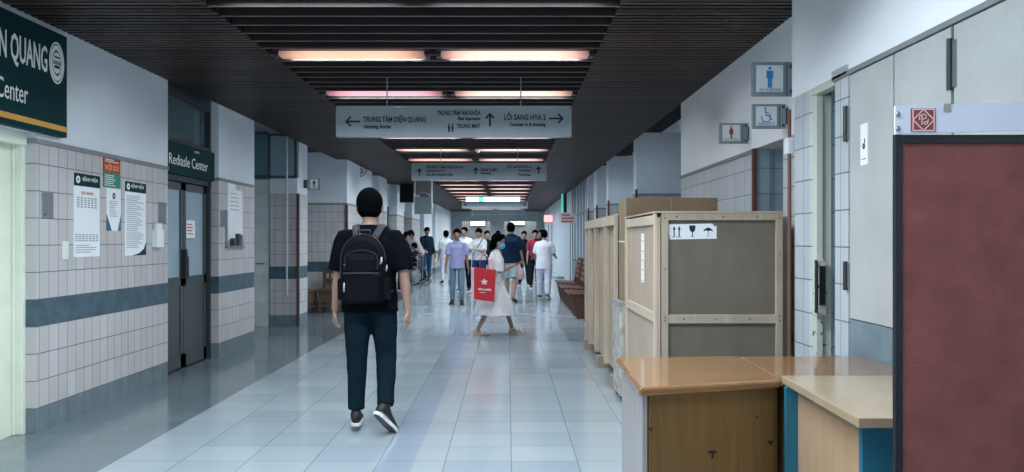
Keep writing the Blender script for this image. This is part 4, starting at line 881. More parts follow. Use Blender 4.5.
def skel(H, P):
    k = H / 1.75; J = {}
    pel = V((0, 0, .93 * k)); lean = P.get('lean', 0); side = P.get('side', 0)
    up = rotx(V((0, 0, 1)), -lean); up = (up + V((math.sin(R(side)), 0, 0))).normalized(); fw = rotx(V((0, 1, 0)), -lean)
    tw = R(P.get('twist', 0)); rt = V((math.cos(tw), math.sin(tw), 0)); fw = up.cross(rt) * 1; fw = (fw if fw.y > 0 or abs(P.get('twist', 0)) > 80 else -fw)
    T = lambda x, y, z: pel + rt * x * k + fw * y * k + up * z * k
    J['T'] = T; J['k'] = k; J['up'] = up; J['fw'] = fw; J['rt'] = rt; J['pel'] = pel
    sw = P.get('sw', .170)
    for s, n in ((-1, 'L'), (1, 'R')):
        sh = T(s * sw, -.005, .425); ap, ab, el, inn = P.get('arm' + n, (3, 8, 10, 0))
        d = rotx(V((s * math.sin(R(ab)), 0, -math.cos(R(ab)))), ap - lean * .3); elb = sh + d * .285 * k
        d2 = rotx(d, el); d2 = (d2 + V((-s * math.sin(R(inn)), 0, 0))).normalized(); wr = elb + d2 * .25 * k
        J['sh' + n], J['el' + n], J['wr' + n], J['fd' + n] = sh, elb, wr, d2
        hp = pel + V((s * .088 * k, 0, -.02 * k)); lp, lb, kn, ft = P.get('leg' + n, (0, 3, 2, 0)); yaw = P.get('yaw' + n, 8)
        d = rotx(V((s * math.sin(R(lb)), 0, -math.cos(R(lb)))), lp); kne = hp + d * .42 * k
        d2 = rotx(V((s * math.sin(R(lb * .6)), 0, -math.cos(R(lb * .6)))), lp - kn); ank = kne + d2 * .41 * k
        fd = rotx(V((0, 1, 0)), -ft); fd = V((fd.y * math.sin(R(yaw)) * s, fd.y * math.cos(R(yaw)), fd.z)); fr = V((fd.y, -fd.x, 0)).normalized(); fu = fr.cross(fd).normalized()
        if fu.z < 0: fu = -fu
        J['hp' + n], J['kn' + n], J['an' + n], J['ff' + n] = hp, kne, ank, (fd, fr, fu)
    # drop to the floor: lowest sole point
    low = 9
    for n in 'LR':
        fd, fr, fu = J['ff' + n]; a = J['an' + n]
        for q in (a - fu * .085 * k - fd * .06 * k, a - fu * .085 * k + fd * .19 * k): low = min(low, q.z)
    dz = P.get('seat_z', None); dz = -low if dz is None else dz - (pel.z - .10 * k)
    J['dz'] = dz
    return J
def hand(mb, w, d, up, k, s, curl=25, full=True, thumb=1):
    """palm, four unequal fingers and a thumb; d = pointing direction, up = back of the hand normal, s = thumb side sign"""
    d = d.normalized(); n = (up - d * up.dot(d)).normalized(); sd = d.cross(n).normalized() * s
    mb.loft([(w - d*.01*k, sd*.024*k, n*.018*k), (w + d*.03*k, sd*.034*k, n*.016*k), (w + d*.075*k, sd*.040*k, n*.014*k), (w + d*.09*k, sd*.036*k, n*.011*k)], 12)
    if not full:
        mb.tube([w + d*.07*k, w + d*.12*k - n*.015*k, w + d*.15*k - n*.04*k], [(.032*k, .012*k), (.03*k, .012*k), (.022*k, .01*k)], 10, up=sd); mb.tube([w + d*.02*k + sd*.02*k, w + d*.06*k + sd*.045*k, w + d*.09*k + sd*.045*k - n*.01*k], .011*k, 8); return
    for i, (o_, L) in enumerate(((.029, .072), (.010, .080), (-.010, .074), (-.029, .058))):
        b = w + d*.082*k + sd*o_*k; pts = [b]; dd = d.copy(); q = b
        for j, fr_ in enumerate((.45, .32, .23)):
            dd = (dd * math.cos(R(curl * (.6 + .3*j))) - n * math.sin(R(curl * (.6 + .3*j)))).normalized(); n2 = n; q = q + dd * L * fr_ * k; pts.append(q)
        mb.tube(pts, [.0095*k, .0092*k, .0085*k, .0068*k], 8)
    b = w + d*.022*k + sd*.026*k; t1 = b + (d*.6 + sd*.7 - n*.25).normalized()*.036*k; t2 = t1 + (d*.95 + sd*.15 - n*.3).normalized()*.030*k; t3 = t2 + (d*.95 - n*.4).normalized()*.022*k
    mb.tube([b - sd*.01*k, t1, t2, t3], [.014*k, .0115*k, .0105*k, .008*k], 8)
def person(label, X, Y, H, face, P, L, vox=.012, parent_group='people in the corridor'):
    """L: clothing description"""
    t = thing('person', (X, Y, 0), label, 'person', parent_group, R(face))
    J = skel(H, P); k = J['k']; T = J['T']; dz = J['dz']; Z = V((0, 0, dz)); up, fw, rt = J['up'], J['fw'], J['rt']
    bw = L.get('build', 1.0); full = vox < .009
    # ---- body
    b = MB(); E = lambda x, y, z: T(x, y, z) + Z
    hy, hp_ = P.get('head', (0, 0)); hr = Matrix.Rotation(R(hy), 3, 'Z') @ Matrix.Rotation(R(-hp_), 3, 'X')
    BT = Matrix((rt, fw, up)).transposed(); HM = Matrix.Rotation(R(-P.get('lean', 0) * .3), 3, 'X') @ hr
    nb = E(0, -.01, .515); hc = nb + (up * .6 + V((0,0,.4))).normalized() * .040 * k + HM @ V((0, .02*k, .098*k))
    hk = L.get('headk', 1.10) * k
    h = lambda x, y, z: hc + HM @ V((x*hk, y*hk, z*hk))
    tor = [(-.10, .06, .06, 0), (-.06, .145, .10, 0), (.02, .155, .105, -.005), (.14, .128, .09, .0), (.27, .142, .10, .0), (.36, .150, .102, -.005), (.42, .140, .085, -.01), (.47, .095, .065, -.012), (.505, .058, .056, -.01), (.53, .05, .052, -.01)]
    b.loft([(E(0, y, z), rt*a*k*bw, fw*c*k*bw) for z, a, c, y in tor], 20)
    b.tube([E(0, -.015, .50), nb + up*.03*k, hc - HM @ V((0, .02*hk, .05*hk))], [(.056*k, .056*k), (.052*k, .054*k), (.050*k, .055*k)], 14)
    b.ell(hc, (.076*hk, .094*hk, .105*hk), 20, 14, HM); b.ell(h(0, .03, -.06), (.052*hk, .058*hk, .058*hk), 16, 10, HM); b.ell(h(0, .055, -.09), (.026*hk, .026*hk, .024*hk), 12, 8, HM)
    b.tube([h(0, .083, .02), h(0, .098, -.012), h(0, .108, -.035), h(0, .088, -.045)], [.008*hk, .011*hk, .015*hk, .012*hk], 8)
    b.ell(h(0, .088, -.066), (.024*hk, .012*hk, .010*hk), 10, 6, HM)
    for s in (-1, 1): b.ell(h(s*.078, -.005, -.012), (.011*hk, .022*hk, .033*hk), 10, 8, HM)
    am = L.get('armw', 1.0)
    for s, n in ((-1, 'L'), (1, 'R')):
        sh, el, wr, fd = J['sh'+n]+Z, J['el'+n]+Z, J['wr'+n]+Z, J['fd'+n]
        b.tube([E(s*.07, -.01, .435), sh, sh.lerp(el, .45), el], [.045*k, .048*k*am, .042*k*am, .036*k*am], 14)
        b.tube([el - (el-sh).normalized()*.01, el.lerp(wr, .3), el.lerp(wr, .75), wr + fd*.01], [.037*k*am, .039*k*am, .029*k*am, (.027*k*am, .021*k*am)], 14)
        hd = rotx(fd, P.get('wrist'+n, 0)); bk = V((s, -.15, .0)) if fd.z < -.6 else V((s*.2, 0, 1))
        bk = P.get('back'+n, bk); bk = V(bk)
        hand(b, wr + hd*.008, hd, bk, k, P.get('thumb'+n, s * (1 if fd.z < -.6 else -1)), P.get('curl'+n, 28), full)
        J['hand'+n] = wr + hd*.09*k; J['hd'+n] = hd
        hp, kn, an = J['hp'+n]+Z, J['kn'+n]+Z, J['an'+n]+Z; fo, fr, fu = J['ff'+n]
        b.tube([hp + V((0,0,.03*k)), hp.lerp(kn, .3), hp.lerp(kn, .8), kn], [.082*k*bw, .080*k*bw, .055*k*bw, .048*k*bw], 16)
        b.tube([kn + (kn-hp).normalized()*-.01, kn.lerp(an, .28), kn.lerp(an, .75), an], [.048*k, .049*k*bw, .036*k, .033*k], 14)
        b.loft([(an - fo*.055*k - fu*.05*k, fr*.028*k, fu*.03*k), (an - fu*.045*k, fr*.034*k, fu*.038*k), (an + fo*.08*k - fu*.06*k, fr*.04*k, fu*.024*k), (an + fo*.17*k - fu*.072*k, fr*.036*k, fu*.013*k)], 12)
    bo = MB().build('body', L.get('skin', SKIN), t, local=True, mesh=solid(b, vox, 4))
    # ---- face
    if L.get('face', True):
        for s in (-1, 1):
            e = MB().ell(h(s*.032, .083, .008), (.013*hk, .007*hk, .0065*hk), 10, 6, HM).build('eye', EYE, t, local=True, smooth=True)
            MB().tube([h(s*.016, .090, .028), h(s*.034, .090, .034), h(s*.052, .080, .028)], [.003*hk, .004*hk, .002*hk], 6).build('eyebrow', HAIR, t, local=True)
        MB().ell(h(0, .098, -.066), (.020*hk, .005*hk, .006*hk), 10, 6, HM).build('mouth', LIP, t, local=True, smooth=True)
    # ---- hair
    hs = L.get('hair', 'short'); hb = MB()
    hb.ell(h(0, -.012, .022), (.086*hk, .098*hk, .098*hk), 20, 14, HM)
    hb.ell(h(0, -.022, -.02), (.080*hk, .080*hk, .072*hk), 16, 12, HM)
    hb.ell(h(0, .045, .075), (.060*hk, .045*hk, .035*hk), 14, 8, HM)
    if hs == 'bob':
        for s in (-1, 1): hb.tube([h(s*.06, -.01, .05), h(s*.078, -.02, -.02), h(s*.074, -.035, -.09), h(s*.06, -.045, -.13)], [(.03*hk, .05*hk), (.03*hk, .055*hk), (.03*hk, .05*hk), (.02*hk, .03*hk)], 10)
        hb.ell(h(0, -.06, -.06), (.078*hk, .055*hk, .10*hk), 16, 10, HM)
    if hs == 'bun': hb.ell(h(0, -.10, -.01), (.045*hk, .042*hk, .045*hk), 12, 8, HM)
    if hs != 'cap': MB().build('hair', L.get('haircol', HAIR), t, local=True, mesh=solid(hb, max(vox, .008), 2, wrinkle=.010*hk))
    # ---- shirt
    lk = L.get('loose', 1.0); hem = L.get('hem', -.10); c = L['shirt']
    st = MB()
    rg = [(hem, .185*lk, .135*lk, .0), (-.02, .180*lk, .130*lk, 0), (.10, .168*lk, .122*lk, 0), (.25, .166*lk, .124*lk, 0), (.36, .172*lk, .120*lk, -.005), (.41, .160, .104, -.01), (.455, .120, .086, -.012), (.487, .082, .072, -.010), (.515, .063, .066, -.008)]
    st.loft([(E(0, y, z), rt*a*k*bw, fw*cc*k*bw) for z, a, cc, y in rg], 24)
    sl = L.get('sleeve', .85)     # fraction of upper arm; >1 long
    for s, n in ((-1, 'L'), (1, 'R')):
        sh, el, wr = J['sh'+n]+Z, J['el'+n]+Z, J['wr'+n]+Z; q = L.get('slw', .068)*k
        base = [E(s*.04, -.01, .450), E(s*.10, -.008, .434)]
        if sl <= 1: st.tube(base + [sh, sh.lerp(el, .12), sh.lerp(el, sl*.5), sh.lerp(el, sl)], [.042*k, .052*k, .056*k, .062*k, q*.97, q*1.03], 16)
        else:
            st.tube(base + [sh, sh.lerp(el, .12), sh.lerp(el, .5), el], [.042*k, .052*k, .055*k, .060*k, q*.92, q*.82], 16); st.tube([el.lerp(sh, .05), el.lerp(wr, .5), el.lerp(wr, sl - 1)], [q*.82, q*.72, q*.66], 14)
    MB().build(L.get('shirt_name', 'shirt'), c, t, local=True, mesh=solid(st, max(vox, .010), 5, wrinkle=.016))
    if L.get('collar'):
        cpts = [nb - up*.012*k + (rt*math.cos(a)*.066 + fw*math.sin(a)*.068)*k + up*(.012*k if math.sin(a) < .3 else -.012*k) for a in [2*math.pi*q/14 for q in range(15)]]
        MB().tube(cpts, [(.008*k, .018*k)]*15, 8, up=(0,0,1)).build('collar', L['collar'], t, local=True, smooth=True)
    # ---- lower garment
    lo = L.get('lower', 'trousers'); tr = MB(); cl = L['pants']
    if lo in ('trousers', 'shorts'):
        tr.loft([(E(0, 0, z), rt*a*k*bw, fw*cc*k*bw) for z, a, cc in ((-.12, .12, .105), (-.07, .172, .125), (0, .170, .122), (.05, .158, .114), (.09, .15, .108))], 22)
        w_ = L.get('legw', 1.0)
        for s, n in ((-1, 'L'), (1, 'R')):
            hp, kn, an = J['hp'+n]+Z, J['kn'+n]+Z, J['an'+n]+Z
            if lo == 'trousers':
                e_ = L.get('cuff', .97)
                tr.tube([hp + V((0,0,.03*k)), hp.lerp(kn, .25), hp.lerp(kn, .7), kn, kn.lerp(an, .35), kn.lerp(an, .75), kn.lerp(an, e_)], [.098*k*w_*bw, .097*k*w_*bw, .084*k*w_*bw, .078*k*w_, .074*k*w_, .064*k*w_, .062*k*w_], 18)
            else: tr.tube([hp + V((0,0,.03*k)), hp.lerp(kn, .3), hp.lerp(kn, .95)], [.105*k*w_, .105*k*w_, .098*k*w_], 18)
        MB().build(lo, cl, t, local=True, mesh=solid(tr, max(vox, .010), 3, wrinkle=.014))
    else:   # dress skirt to mid-calf following the stride
        ln = L.get('skirt', .60); r1 = L.get('skirtw', .27); sy = L.get('skirty', .0)
        rgs = [(.12, .150, .115, 0), (0, .175, .135, 0), (-.12, .195, .155, .0), (-.30, .80*r1, .85*r1, sy*.5), (-ln + .06, .95*r1, 1.05*r1, sy*.95), (-ln, 1.0*r1, 1.12*r1, sy)]
        n_ = 30; vs = []
        for z, a, cc, yy in rgs:
            for q in range(n_):
                th = 2*math.pi*q/n_; wv = 1 + (.05*math.sin(th*7 + 1) + .03*math.sin(th*11)) * min(1, max(0, -z/ln + .1))
                vs.append(E(0, 0, 0) + (rt*math.cos(th)*a*wv + fw*(math.sin(th)*cc*wv + yy) + V((0,0,1))*(z + .012*math.sin(th*5)*(z < -.3)))*k)
        fs = [(i*n_+q, i*n_+(q+1) % n_, (i+1)*n_+(q+1) % n_, (i+1)*n_+q) for i in range(len(rgs)-1) for q in range(n_)]
        tr.add(vs, fs); so = tr.build('skirt', cl, t, local=True, smooth=True); m = so.modifiers.new('thickness', 'SOLIDIFY'); m.thickness = .006
        m = so.modifiers.new('sub', 'SUBSURF'); m.levels = m.render_levels = 1
    # ---- shoes
    sc = L.get('shoe', SHOE_B); so_ = L.get('sole', SOLE)
    for n in 'LR':
        an = J['an'+n]+Z; fo, fr, fu = J['ff'+n]; u = MB(); q = lambda f_, z_: an + fo*f_*k + fu*z_*k
        if L.get('shoetype') == 'sandal':
            u.loft([(q(-.072, -.068), fr*.026*k, fu*.018*k), (q(-.03, -.068), fr*.040*k, fu*.020*k), (q(.07, -.070), fr*.050*k, fu*.018*k), (q(.15, -.070), fr*.050*k, fu*.017*k), (q(.20, -.070), fr*.028*k, fu*.012*k)], 14)
            sh_ = u.build('sandal', so_, t, local=True, smooth=True)
            for f0 in (.07, .12): MB().tube([q(f0, -.06) + fr*.045*k, q(f0, -.035) + fr*.034*k, q(f0 + .01, -.018), q(f0, -.035) - fr*.034*k, q(f0, -.06) - fr*.045*k], [(.018*k, .004*k)]*5, 8, up=fo).build('strap', sc, sh_, local=True, smooth=True)
            MB().tube([q(-.01, -.05) + fr*.04*k, q(-.05, -.02) + fr*.03*k, q(-.066, -.015), q(-.05, -.02) - fr*.03*k, q(-.01, -.05) - fr*.04*k], [(.010*k, .004*k)]*5, 8, up=fu).build('strap', sc, sh_, local=True, smooth=True)
        else:
            u.loft([(q(-.068, -.035), fr*.022*k, fu*.034*k), (q(-.045, -.02), fr*.037*k, fu*.050*k), (q(0, -.018), fr*.042*k, fu*.052*k), (q(.05, -.035), fr*.043*k, fu*.038*k), (q(.12, -.052), fr*.047*k, fu*.026*k), (q(.175, -.060), fr*.040*k, fu*.018*k), (q(.20, -.064), fr*.02*k, fu*.010*k)], 16)
            sh_ = u.build('shoe', sc, t, local=True, smooth=True)
            out = [(-.078, .0), (-.070, .026), (-.03, .038), (.03, .039), (.10, .049), (.16, .046), (.20, .028), (.21, 0), (.20, -.028), (.16, -.046), (.10, -.049), (.03, -.039), (-.03, -.038), (-.070, -.026)]
            MB().poly([q(a, -.088) + fr*c_*k for a, c_ in out], fu*.024*k).build('sole', so_, sh_, local=True, bevel=.004)
            if full:
                MB().poly([q(a*.93+.005, -.0895) + fr*c_*.86*k for a, c_ in out], fu*.002*k).build('outsole', DKGREY, sh_, local=True)
    J['E'] = E; J['h'] = h; J['HM'] = HM; J['Z'] = Z; J['hk'] = hk; J['thing'] = t; J['nb'] = nb
    return t, J
EYE = mat('eye_dark', (.012, .010, .010), .3); LIP = mat('lip', (.25, .09, .08), .5); SOLE = mat('sole_white', (.70, .70, .70), .5); SHOE_B = mat('shoe_black', (.010, .011, .014), .6); DKGREY = mat('outsole_grey', (.08, .085, .09), .7)
NAVYJ = cloth('dark_jeans', (.006, .015, .024)); BLKT = cloth('black_tee', (.0025, .0035, .006))
# ---- the walking man seen from behind
man, J = person('man in black t-shirt and dark jeans walking away with a black backpack', -1.015, 6.17, 1.77, 2,
    dict(armL=(4, 7, 8, 0), armR=(-8, 11, 16, 6), legL=(3, 1.0, 4, 0), legR=(9, 3.5, 38, 40), yawL=4, yawR=34, head=(4, 6), sw=.198, twist=-2, curlL=46, curlR=42),
    dict(shirt=BLKT, pants=NAVYJ, hem=-.115, loose=1.05, sleeve=.86, slw=.078, legw=.97, cuff=.95, build=1.08, armw=1.0, shoe=SHOE_B, face=True, headk=1.13), vox=.0065)
MANGROUP = None
k = J['k']; E = J['E']
# ears and nape are skin; add the ribbed neckline and back pockets
W = Matrix.Translation(man.location) @ Matrix.Rotation(R(2), 4, 'Z')
bp = thing('backpack', (-1.015, 6.2, 0), 'black backpack with grey zip pulls worn on the walking man back', 'backpack', None, R(2))
BPM = mat('backpack_fabric', (.0016, .0022, .004), .7, var=.2, scale=9, bump=.3, bscale=220, spec=.1); BPS = mat('backpack_strap', (.011, .015, .025), .7, bump=.3, bscale=200); ZIP = mat('zip_black', (.003, .003, .004), .4); PULL = mat('zip_pull', (.35, .38, .42), .5, .1)
def rr(cx, cz, w_, h_, y0, y1, r0=.3, top=.55, n=8, infl=0):
    """rounded backpack slab, outline in XZ, back face at y0 (towards viewer = -Y)"""
    o_ = []
    for (sx_, sz_, rx, rz) in ((1, -1, r0*w_/2, r0*w_/2), (1, 1, w_/2*.98, top*h_/2), (-1, 1, w_/2*.98, top*h_/2), (-1, -1, r0*w_/2, r0*w_/2)):
        c0 = (cx + sx_*(w_/2 - rx), cz + sz_*(h_/2 - rz)); a0 = {(1,-1): -90, (1,1): 0, (-1,1): 90, (-1,-1): 180}[(sx_, sz_)]
        for q in range(n + 1): a = R(a0 + 90*q/n); o_.append((c0[0] + rx*math.cos(a), c0[1] + rz*math.sin(a)))
    m = MB(); N = len(o_); lay = [(y1, 1.0), (y0 + .05, 1.02), (y0 + .02, .97), (y0, .86)]
    vs = []
    for y_, s_ in lay: vs += [E(cx + (a - cx)*s_, y_, cz + (b_ - cz)*s_ - .0) for a, b_ in o_]
    fs = [(i*N+q, i*N+(q+1) % N, (i+1)*N+(q+1) % N, (i+1)*N+q) for i in range(len(lay)-1) for q in range(N)]
    fs += [tuple(reversed(range(N))), tuple(range((len(lay)-1)*N, len(lay)*N))]
    m.add(vs, fs); return m, o_
def bpart(m, name, matl, par=None, **kw):
    o = m.build(name, matl, par or bp, local=True, **kw); return o
CX = -.015
m, o1 = rr(CX, .20, .305, .475, -.27, -.125, .35, .75); b_ = bpart(m, 'main_compartment', BPM, smooth=False, bevel=.012)
m, o2 = rr(CX, .075, .275, .225, -.312, -.25, .35, .25); fp = bpart(m, 'front_pocket', BPM, bevel=.008)
m, o3 = rr(CX, .255, .25, .17, -.295, -.25, .3, .8); fp2 = bpart(m, 'upper_pocket', BPM, bevel=.008)
m = MB().tube([E(CX + (a-CX)*1.03, -.225, .20 + (b2-.20)*1.03) for a, b2 in o1[9:28]], .006, 6); bpart(m, 'zip', ZIP, b_)
m = MB().tube([E(CX + (a-CX)*.9, -.296, .255 + (b2-.255)*.93) for a, b2 in o3[6:30]], .004, 6); bpart(m, 'zip', ZIP, fp2)
m = MB().tube([E(CX - .125, -.315, .175), E(CX + .125, -.315, .175)], .004, 6); bpart(m, 'zip', ZIP, fp)
m = MB().tube([E(CX - .045, -.17, .425), E(CX - .04, -.18, .475), E(CX + .04, -.18, .475), E(CX + .045, -.17, .425)], [(.014, .006)]*4, 8, up=(0,1,0)); bpart(m, 'top_handle', BPS, smooth=True)
for (x, y, z, x2, z2, r_) in ((-.115, -.32, .11, -.115, .045, .006), (.135, -.262, .285, .125, .235, .009), (.165, -.21, .23, .16, .185, .006)):
    m = MB().tube([E(CX + x, y, z), E(CX + x, y - .004, (z+z2)/2), E(CX + x2, y, z2)], [r_*.6, r_, r_], 8); bpart(m, 'zip_pull', PULL, smooth=True)
m = MB().tube([E(CX - .125, -.282, .235), E(CX - .085, -.292, .21)], .003, 6); bpart(m, 'zip_pull', PULL)
for s in (-1, 1):
    pts = [E(s*.055 - .01, -.16, .40), E(s*.075 - .005, -.125, .455), E(s*.090, -.07, .505), E(s*.102, .01, .512), E(s*.114, .08, .48), E(s*.125, .125, .41), E(s*.135, .14, .30), E(s*.155, .12, .18), E(s*.178, .02, .08), E(s*.165, -.12, .03)]
    m = MB().tube(pts, [(.030, .007)]*6 + [(.026, .006), (.018, .005), (.012, .004), (.012, .004)], 10, up=(1,0,0)); bpart(m, 'shoulder_strap', BPS, smooth=True)
m, _ = rr(CX + .16, .06, .05, .16, -.25, -.14, .3, .2); bpart(m, 'side_pocket', BPM); m, _ = rr(CX - .16, .06, .04, .16, -.24, -.14, .3, .2); bpart(m, 'side_pocket', BPM)
for z in (.30, .285, .27): m = MB().tube([E(CX - .09, -.2965, z), E(CX + .09, -.2965, z)], .0015, 5); bpart(m, 'stitch_line', BPS, fp2)
# ---- woman in white dress, turned to the right, red bag on her arm
WD = cloth('white_dress', (.86, .86, .87)); 
wo, J = person('woman in white dress and blue face mask, phone in hand, red bag on her arm', (495.5-508)*12.4/F, 12.4, 1.575, -80,
    dict(armL=(22, 6, 92, 10), armR=(2, 6, 112, 8), legL=(23, 1, 4, -4), legR=(-16, 1, 12, 6), yawL=0, yawR=0, head=(-34, 10), sw=.155, lean=2, wristR=0, backR=(.0, 0, 1), thumbR=-1),
    dict(shirt=WD, pants=WD, lower='dress', hem=-.03, loose=1.12, sleeve=.98, slw=.092, skirt=.56, skirtw=.325, skirty=.0, hair='bob', headk=1.15, shoetype='sandal', shoe=mat('sandal_strap', (.62, .56, .48), .6), sole=mat('sandal_sole', (.55, .48, .38), .6), build=.95, armw=.9, skin=SKIN), vox=.0075)
h = J['h']; hk = J['hk']; HM = J['HM']
m = MB().ell(h(0, .068, -.055), (.060*hk, .050*hk, .050*hk), 18, 12, HM); MB().build('face_mask', mat('mask_blue', (.10, .46, .66), .7, var=.05), wo, local=True, mesh=solid(m, .006, 1))
for s in (-1, 1): MB().tube([h(s*.055, .07, -.03), h(s*.08, .0, -.005), h(s*.055, .06, -.08)], .002, 5).build('ear_loop', SIGNW, wo, local=True)
E = J['E']
MB().tube([E(-.05, -.10, .50), E(-.07, .0, .53), E(-.03, .10, .44), E(.06, .13, .25), E(.14, .12, .05), E(.18, .03, -.04)], [(.010, .003)]*6, 8, up=(1,0,0)).build('bag_strap', INK, wo, local=True)
ph = thing('phone', wo.location, 'dark phone held up in the hand of the woman in white', 'phone', None, R(-80))
c = J['handR'] + J['Z']*0; hd = J['hdR']
P0 = J['wrR'] + J['Z'] + hd*.115*J['k']; 
mm = Matrix.Translation(P0 + V((0, 0, .02))) @ Matrix.Rotation(R(25), 4, 'X')
MB().box(-.036, -.055, -.004, .036, .085, .004, mm).build('case', BLACK, ph, local=True, bevel=.003); MB().box(-.032, -.05, .004, .032, .08, .0055, mm).build('screen', mat('phone_screen', (.02, .025, .03), .1), ph, local=True)
# red tote bag hung on the near forearm, facing the camera
TX, TY = (490.5-508)*12.05/F, 12.05
tb = thing('tote_bag', (TX, TY, 0), 'red shopping bag with a white star print and pale edges on the woman arm', 'bag')
a0, _, zt = px(473.5, 268, TY); a1, _, zb = px(495.5, 301.5, TY); RB = mat('bag_red', (.62, .015, .03), .5, var=.1)
x0, _, z0 = px(472, 269, TY); x1, _, z1 = px(497, 300, TY)
m = MB(); m.poly([px(474, 267.5, TY), px(495.8, 270, TY), px(494, 302, TY), px(474, 299, TY)], (0, .10, 0)); m.build('bag_body', RB, tb, bevel=.008)
m = MB(); m.poly([V(px(471, 268, TY)) + V((0,.01,0)), V(px(474, 267.6, TY)) + V((0,.01,0)), V(px(474, 299, TY)) + V((0,.01,0)), V(px(494, 302, TY)) + V((0,.01,0)), V(px(493.6, 304.2, TY)) + V((0,.01,0)), V(px(471.3, 300.5, TY)) + V((0,.01,0))], (0, .09, 0)); m.build('pale_edge', mat('bag_pale', (.72, .58, .62), .5), tb)
hx0, _, hz0 = px(479.5, 268, TY); hx1, _, _ = px(488, 268, TY)
for dy in (0.0, .10): MB().tube([(hx0, TY + dy, hz0 - .02), (hx0 + .01, TY + .05 + dy*.3, hz0 + .12), (hx0 + .05, TY + .11, hz0 + .19), (hx1 - .03, TY + .11, hz0 + .17), (hx1, TY + .05 + dy*.3, hz0 + .1), (hx1, TY + dy, hz0 - .03)], [(.014, .004)]*6, 8, up=(0,1,0)).build('handle', RB, tb)
e = MB(); cx, _, cz = px(484.3, 282, TY)
for q in range(5):
    a = R(90 + 72*q); e.poly([(cx + .014*math.cos(a+1.57), TY - .001, cz + .014*math.sin(a+1.57)), (cx + .045*math.cos(a+.25), TY - .001, cz + .038*math.sin(a+.25)), (cx + .052*math.cos(a), TY - .001, cz + .045*math.sin(a)), (cx + .045*math.cos(a-.25), TY - .001, cz + .038*math.sin(a-.25)), (cx - .014*math.cos(a+1.57), TY - .001, cz - .014*math.sin(a+1.57))], (0, -.002, 0))
disc(e, cx, TY - .0035, cz, .024); e.build('star_print', SIGNW, tb); text('lettering', 'viva avala', .05, SIGNW, (px(478, 0, TY)[0], TY - .002, px(0, 290, TY)[2]), (1,0,-.06), tb, width=px(491.5, 0, TY)[0] - px(478, 0, TY)[0], ydir=(.06,0,1), bold=.002)
lines(tb, px(479.5,0,TY)[0], px(490,0,TY)[0], px(0, 292.3, TY)[2], 1, .02, TY - .002, .007, SIGNW)
# ---- others
def at(u, Y): return (u - 508) * Y / F
LAV = cloth('lavender_shirt', (.29, .30, .50)); JEAN = cloth('light_jeans', (.13, .21, .28)); WH = cloth('white_cloth', (.62, .65, .70)); NAVY = cloth('navy_polo', (.008, .022, .05)); GSH = cloth('grey_shorts', (.33, .39, .44)); DK = cloth('dark_cloth', (.012, .014, .02)); STR = cloth('pale_striped', (.40, .37, .41)); DBLUE = cloth('blue_trousers', (.012, .045, .13)); MJ = cloth('mid_jeans', (.03, .08, .17)); UNI = cloth('uniform_white', (.74, .77, .86)); UNIP = cloth('uniform_trousers', (.58, .62, .75)); REDS = cloth('dull_red', (.25, .03, .05))
person('person in lavender shirt and light jeans walking towards the camera', at(457, 18.3), 18.3, 1.68, 180, dict(armL=(-4, 9, 8, 0), armR=(4, 9, 12, 0), legL=(3, 2, 3, 0), legR=(-3, 2, 5, 0)), dict(shirt=LAV, pants=JEAN, hem=-.12, loose=1.08, slw=.074, collar=LAV, sole=SHOE_B, skin=SKIN_D, legw=.93, build=.93, headk=1.16), vox=.010)
person('tall man in navy polo and grey shorts, back turned, behind the woman in white', at(511, 19), 19, 1.84, -12, dict(armL=(6, 5, 30, 0), armR=(5, 7, 22, 0), legL=(8, 1, 2, 0), legR=(-10, 1, 10, 10)), dict(shirt=NAVY, pants=GSH, lower='shorts', hem=-.10, loose=1.08, slw=.08, collar=NAVY, shoe=DKGREY, sole=SHOE_B, build=1.1, face=False, shoetype='sandal', legw=1.0), vox=.011)
pb = thing('plastic_bag', (at(519.5, 18.9), 18.9, 0), 'small pinkish plastic bag carried by the man in grey shorts', 'bag')
x, _, z = px(519.5, 273, 18.9); MB().build('bag', mat('bag_pinkish', (.62, .38, .36), .6), pb, local=True, mesh=None) if False else None
m = MB().loft([((x, 18.9, z - .14), (.08, 0, 0), (0, .05, 0)), ((x, 18.9, z - .08), (.12, 0, 0), (0, .07, 0)), ((x, 18.9, z + .05), (.10, 0, 0), (0, .06, 0)), ((x - .01, 18.9, z + .14), (.04, 0, 0), (0, .03, 0)), ((x - .02, 18.9, z + .20), (.02, 0, 0), (0, .015, 0))], 14); m.build('bag_body', mat('bag_pinkish', (.62, .38, .36), .6), pb, smooth=True)
MB().tube([(x - .03, 18.9, z + .18), (x - .05, 18.9, z + .27), (x - .03, 18.9, z + .30), (x - .01, 18.9, z + .18)], .008, 6).build('handle', mat('bag_handle', (.7, .5, .5), .6), pb)
person('person in white medical uniform walking away, hair pinned up, beside the benches', at(544, 19.6), 19.6, 1.66, -8, dict(armL=(12, 10, 45, 10), armR=(16, 14, 62, 10), legL=(6, 2, 3, 0), legR=(-8, 2, 12, 18), head=(0, 14)), dict(shirt=UNI, pants=UNIP, hem=-.20, loose=1.12, slw=.078, hair='bun', shoe=DKGREY, sole=SOLE, legw=1.12, face=False), vox=.010)
person('man in white t-shirt standing behind the person in lavender, seen from the back', at(446, 27), 27, 1.75, 15, dict(armL=(4, 6, 12, 0), armR=(4, 6, 12, 0)), dict(shirt=WH, pants=UNIP, hem=-.12, loose=1.08, face=False), vox=.014)
person('man in white shirt with dark chest straps, half hidden behind the person in lavender', at(464.5, 23), 23, 1.80, 165, dict(armL=(18, 6, 75, 25), armR=(18, 6, 75, 25)), dict(shirt=WH, pants=DK, hem=-.1, loose=1.1, collar=WH), vox=.014)
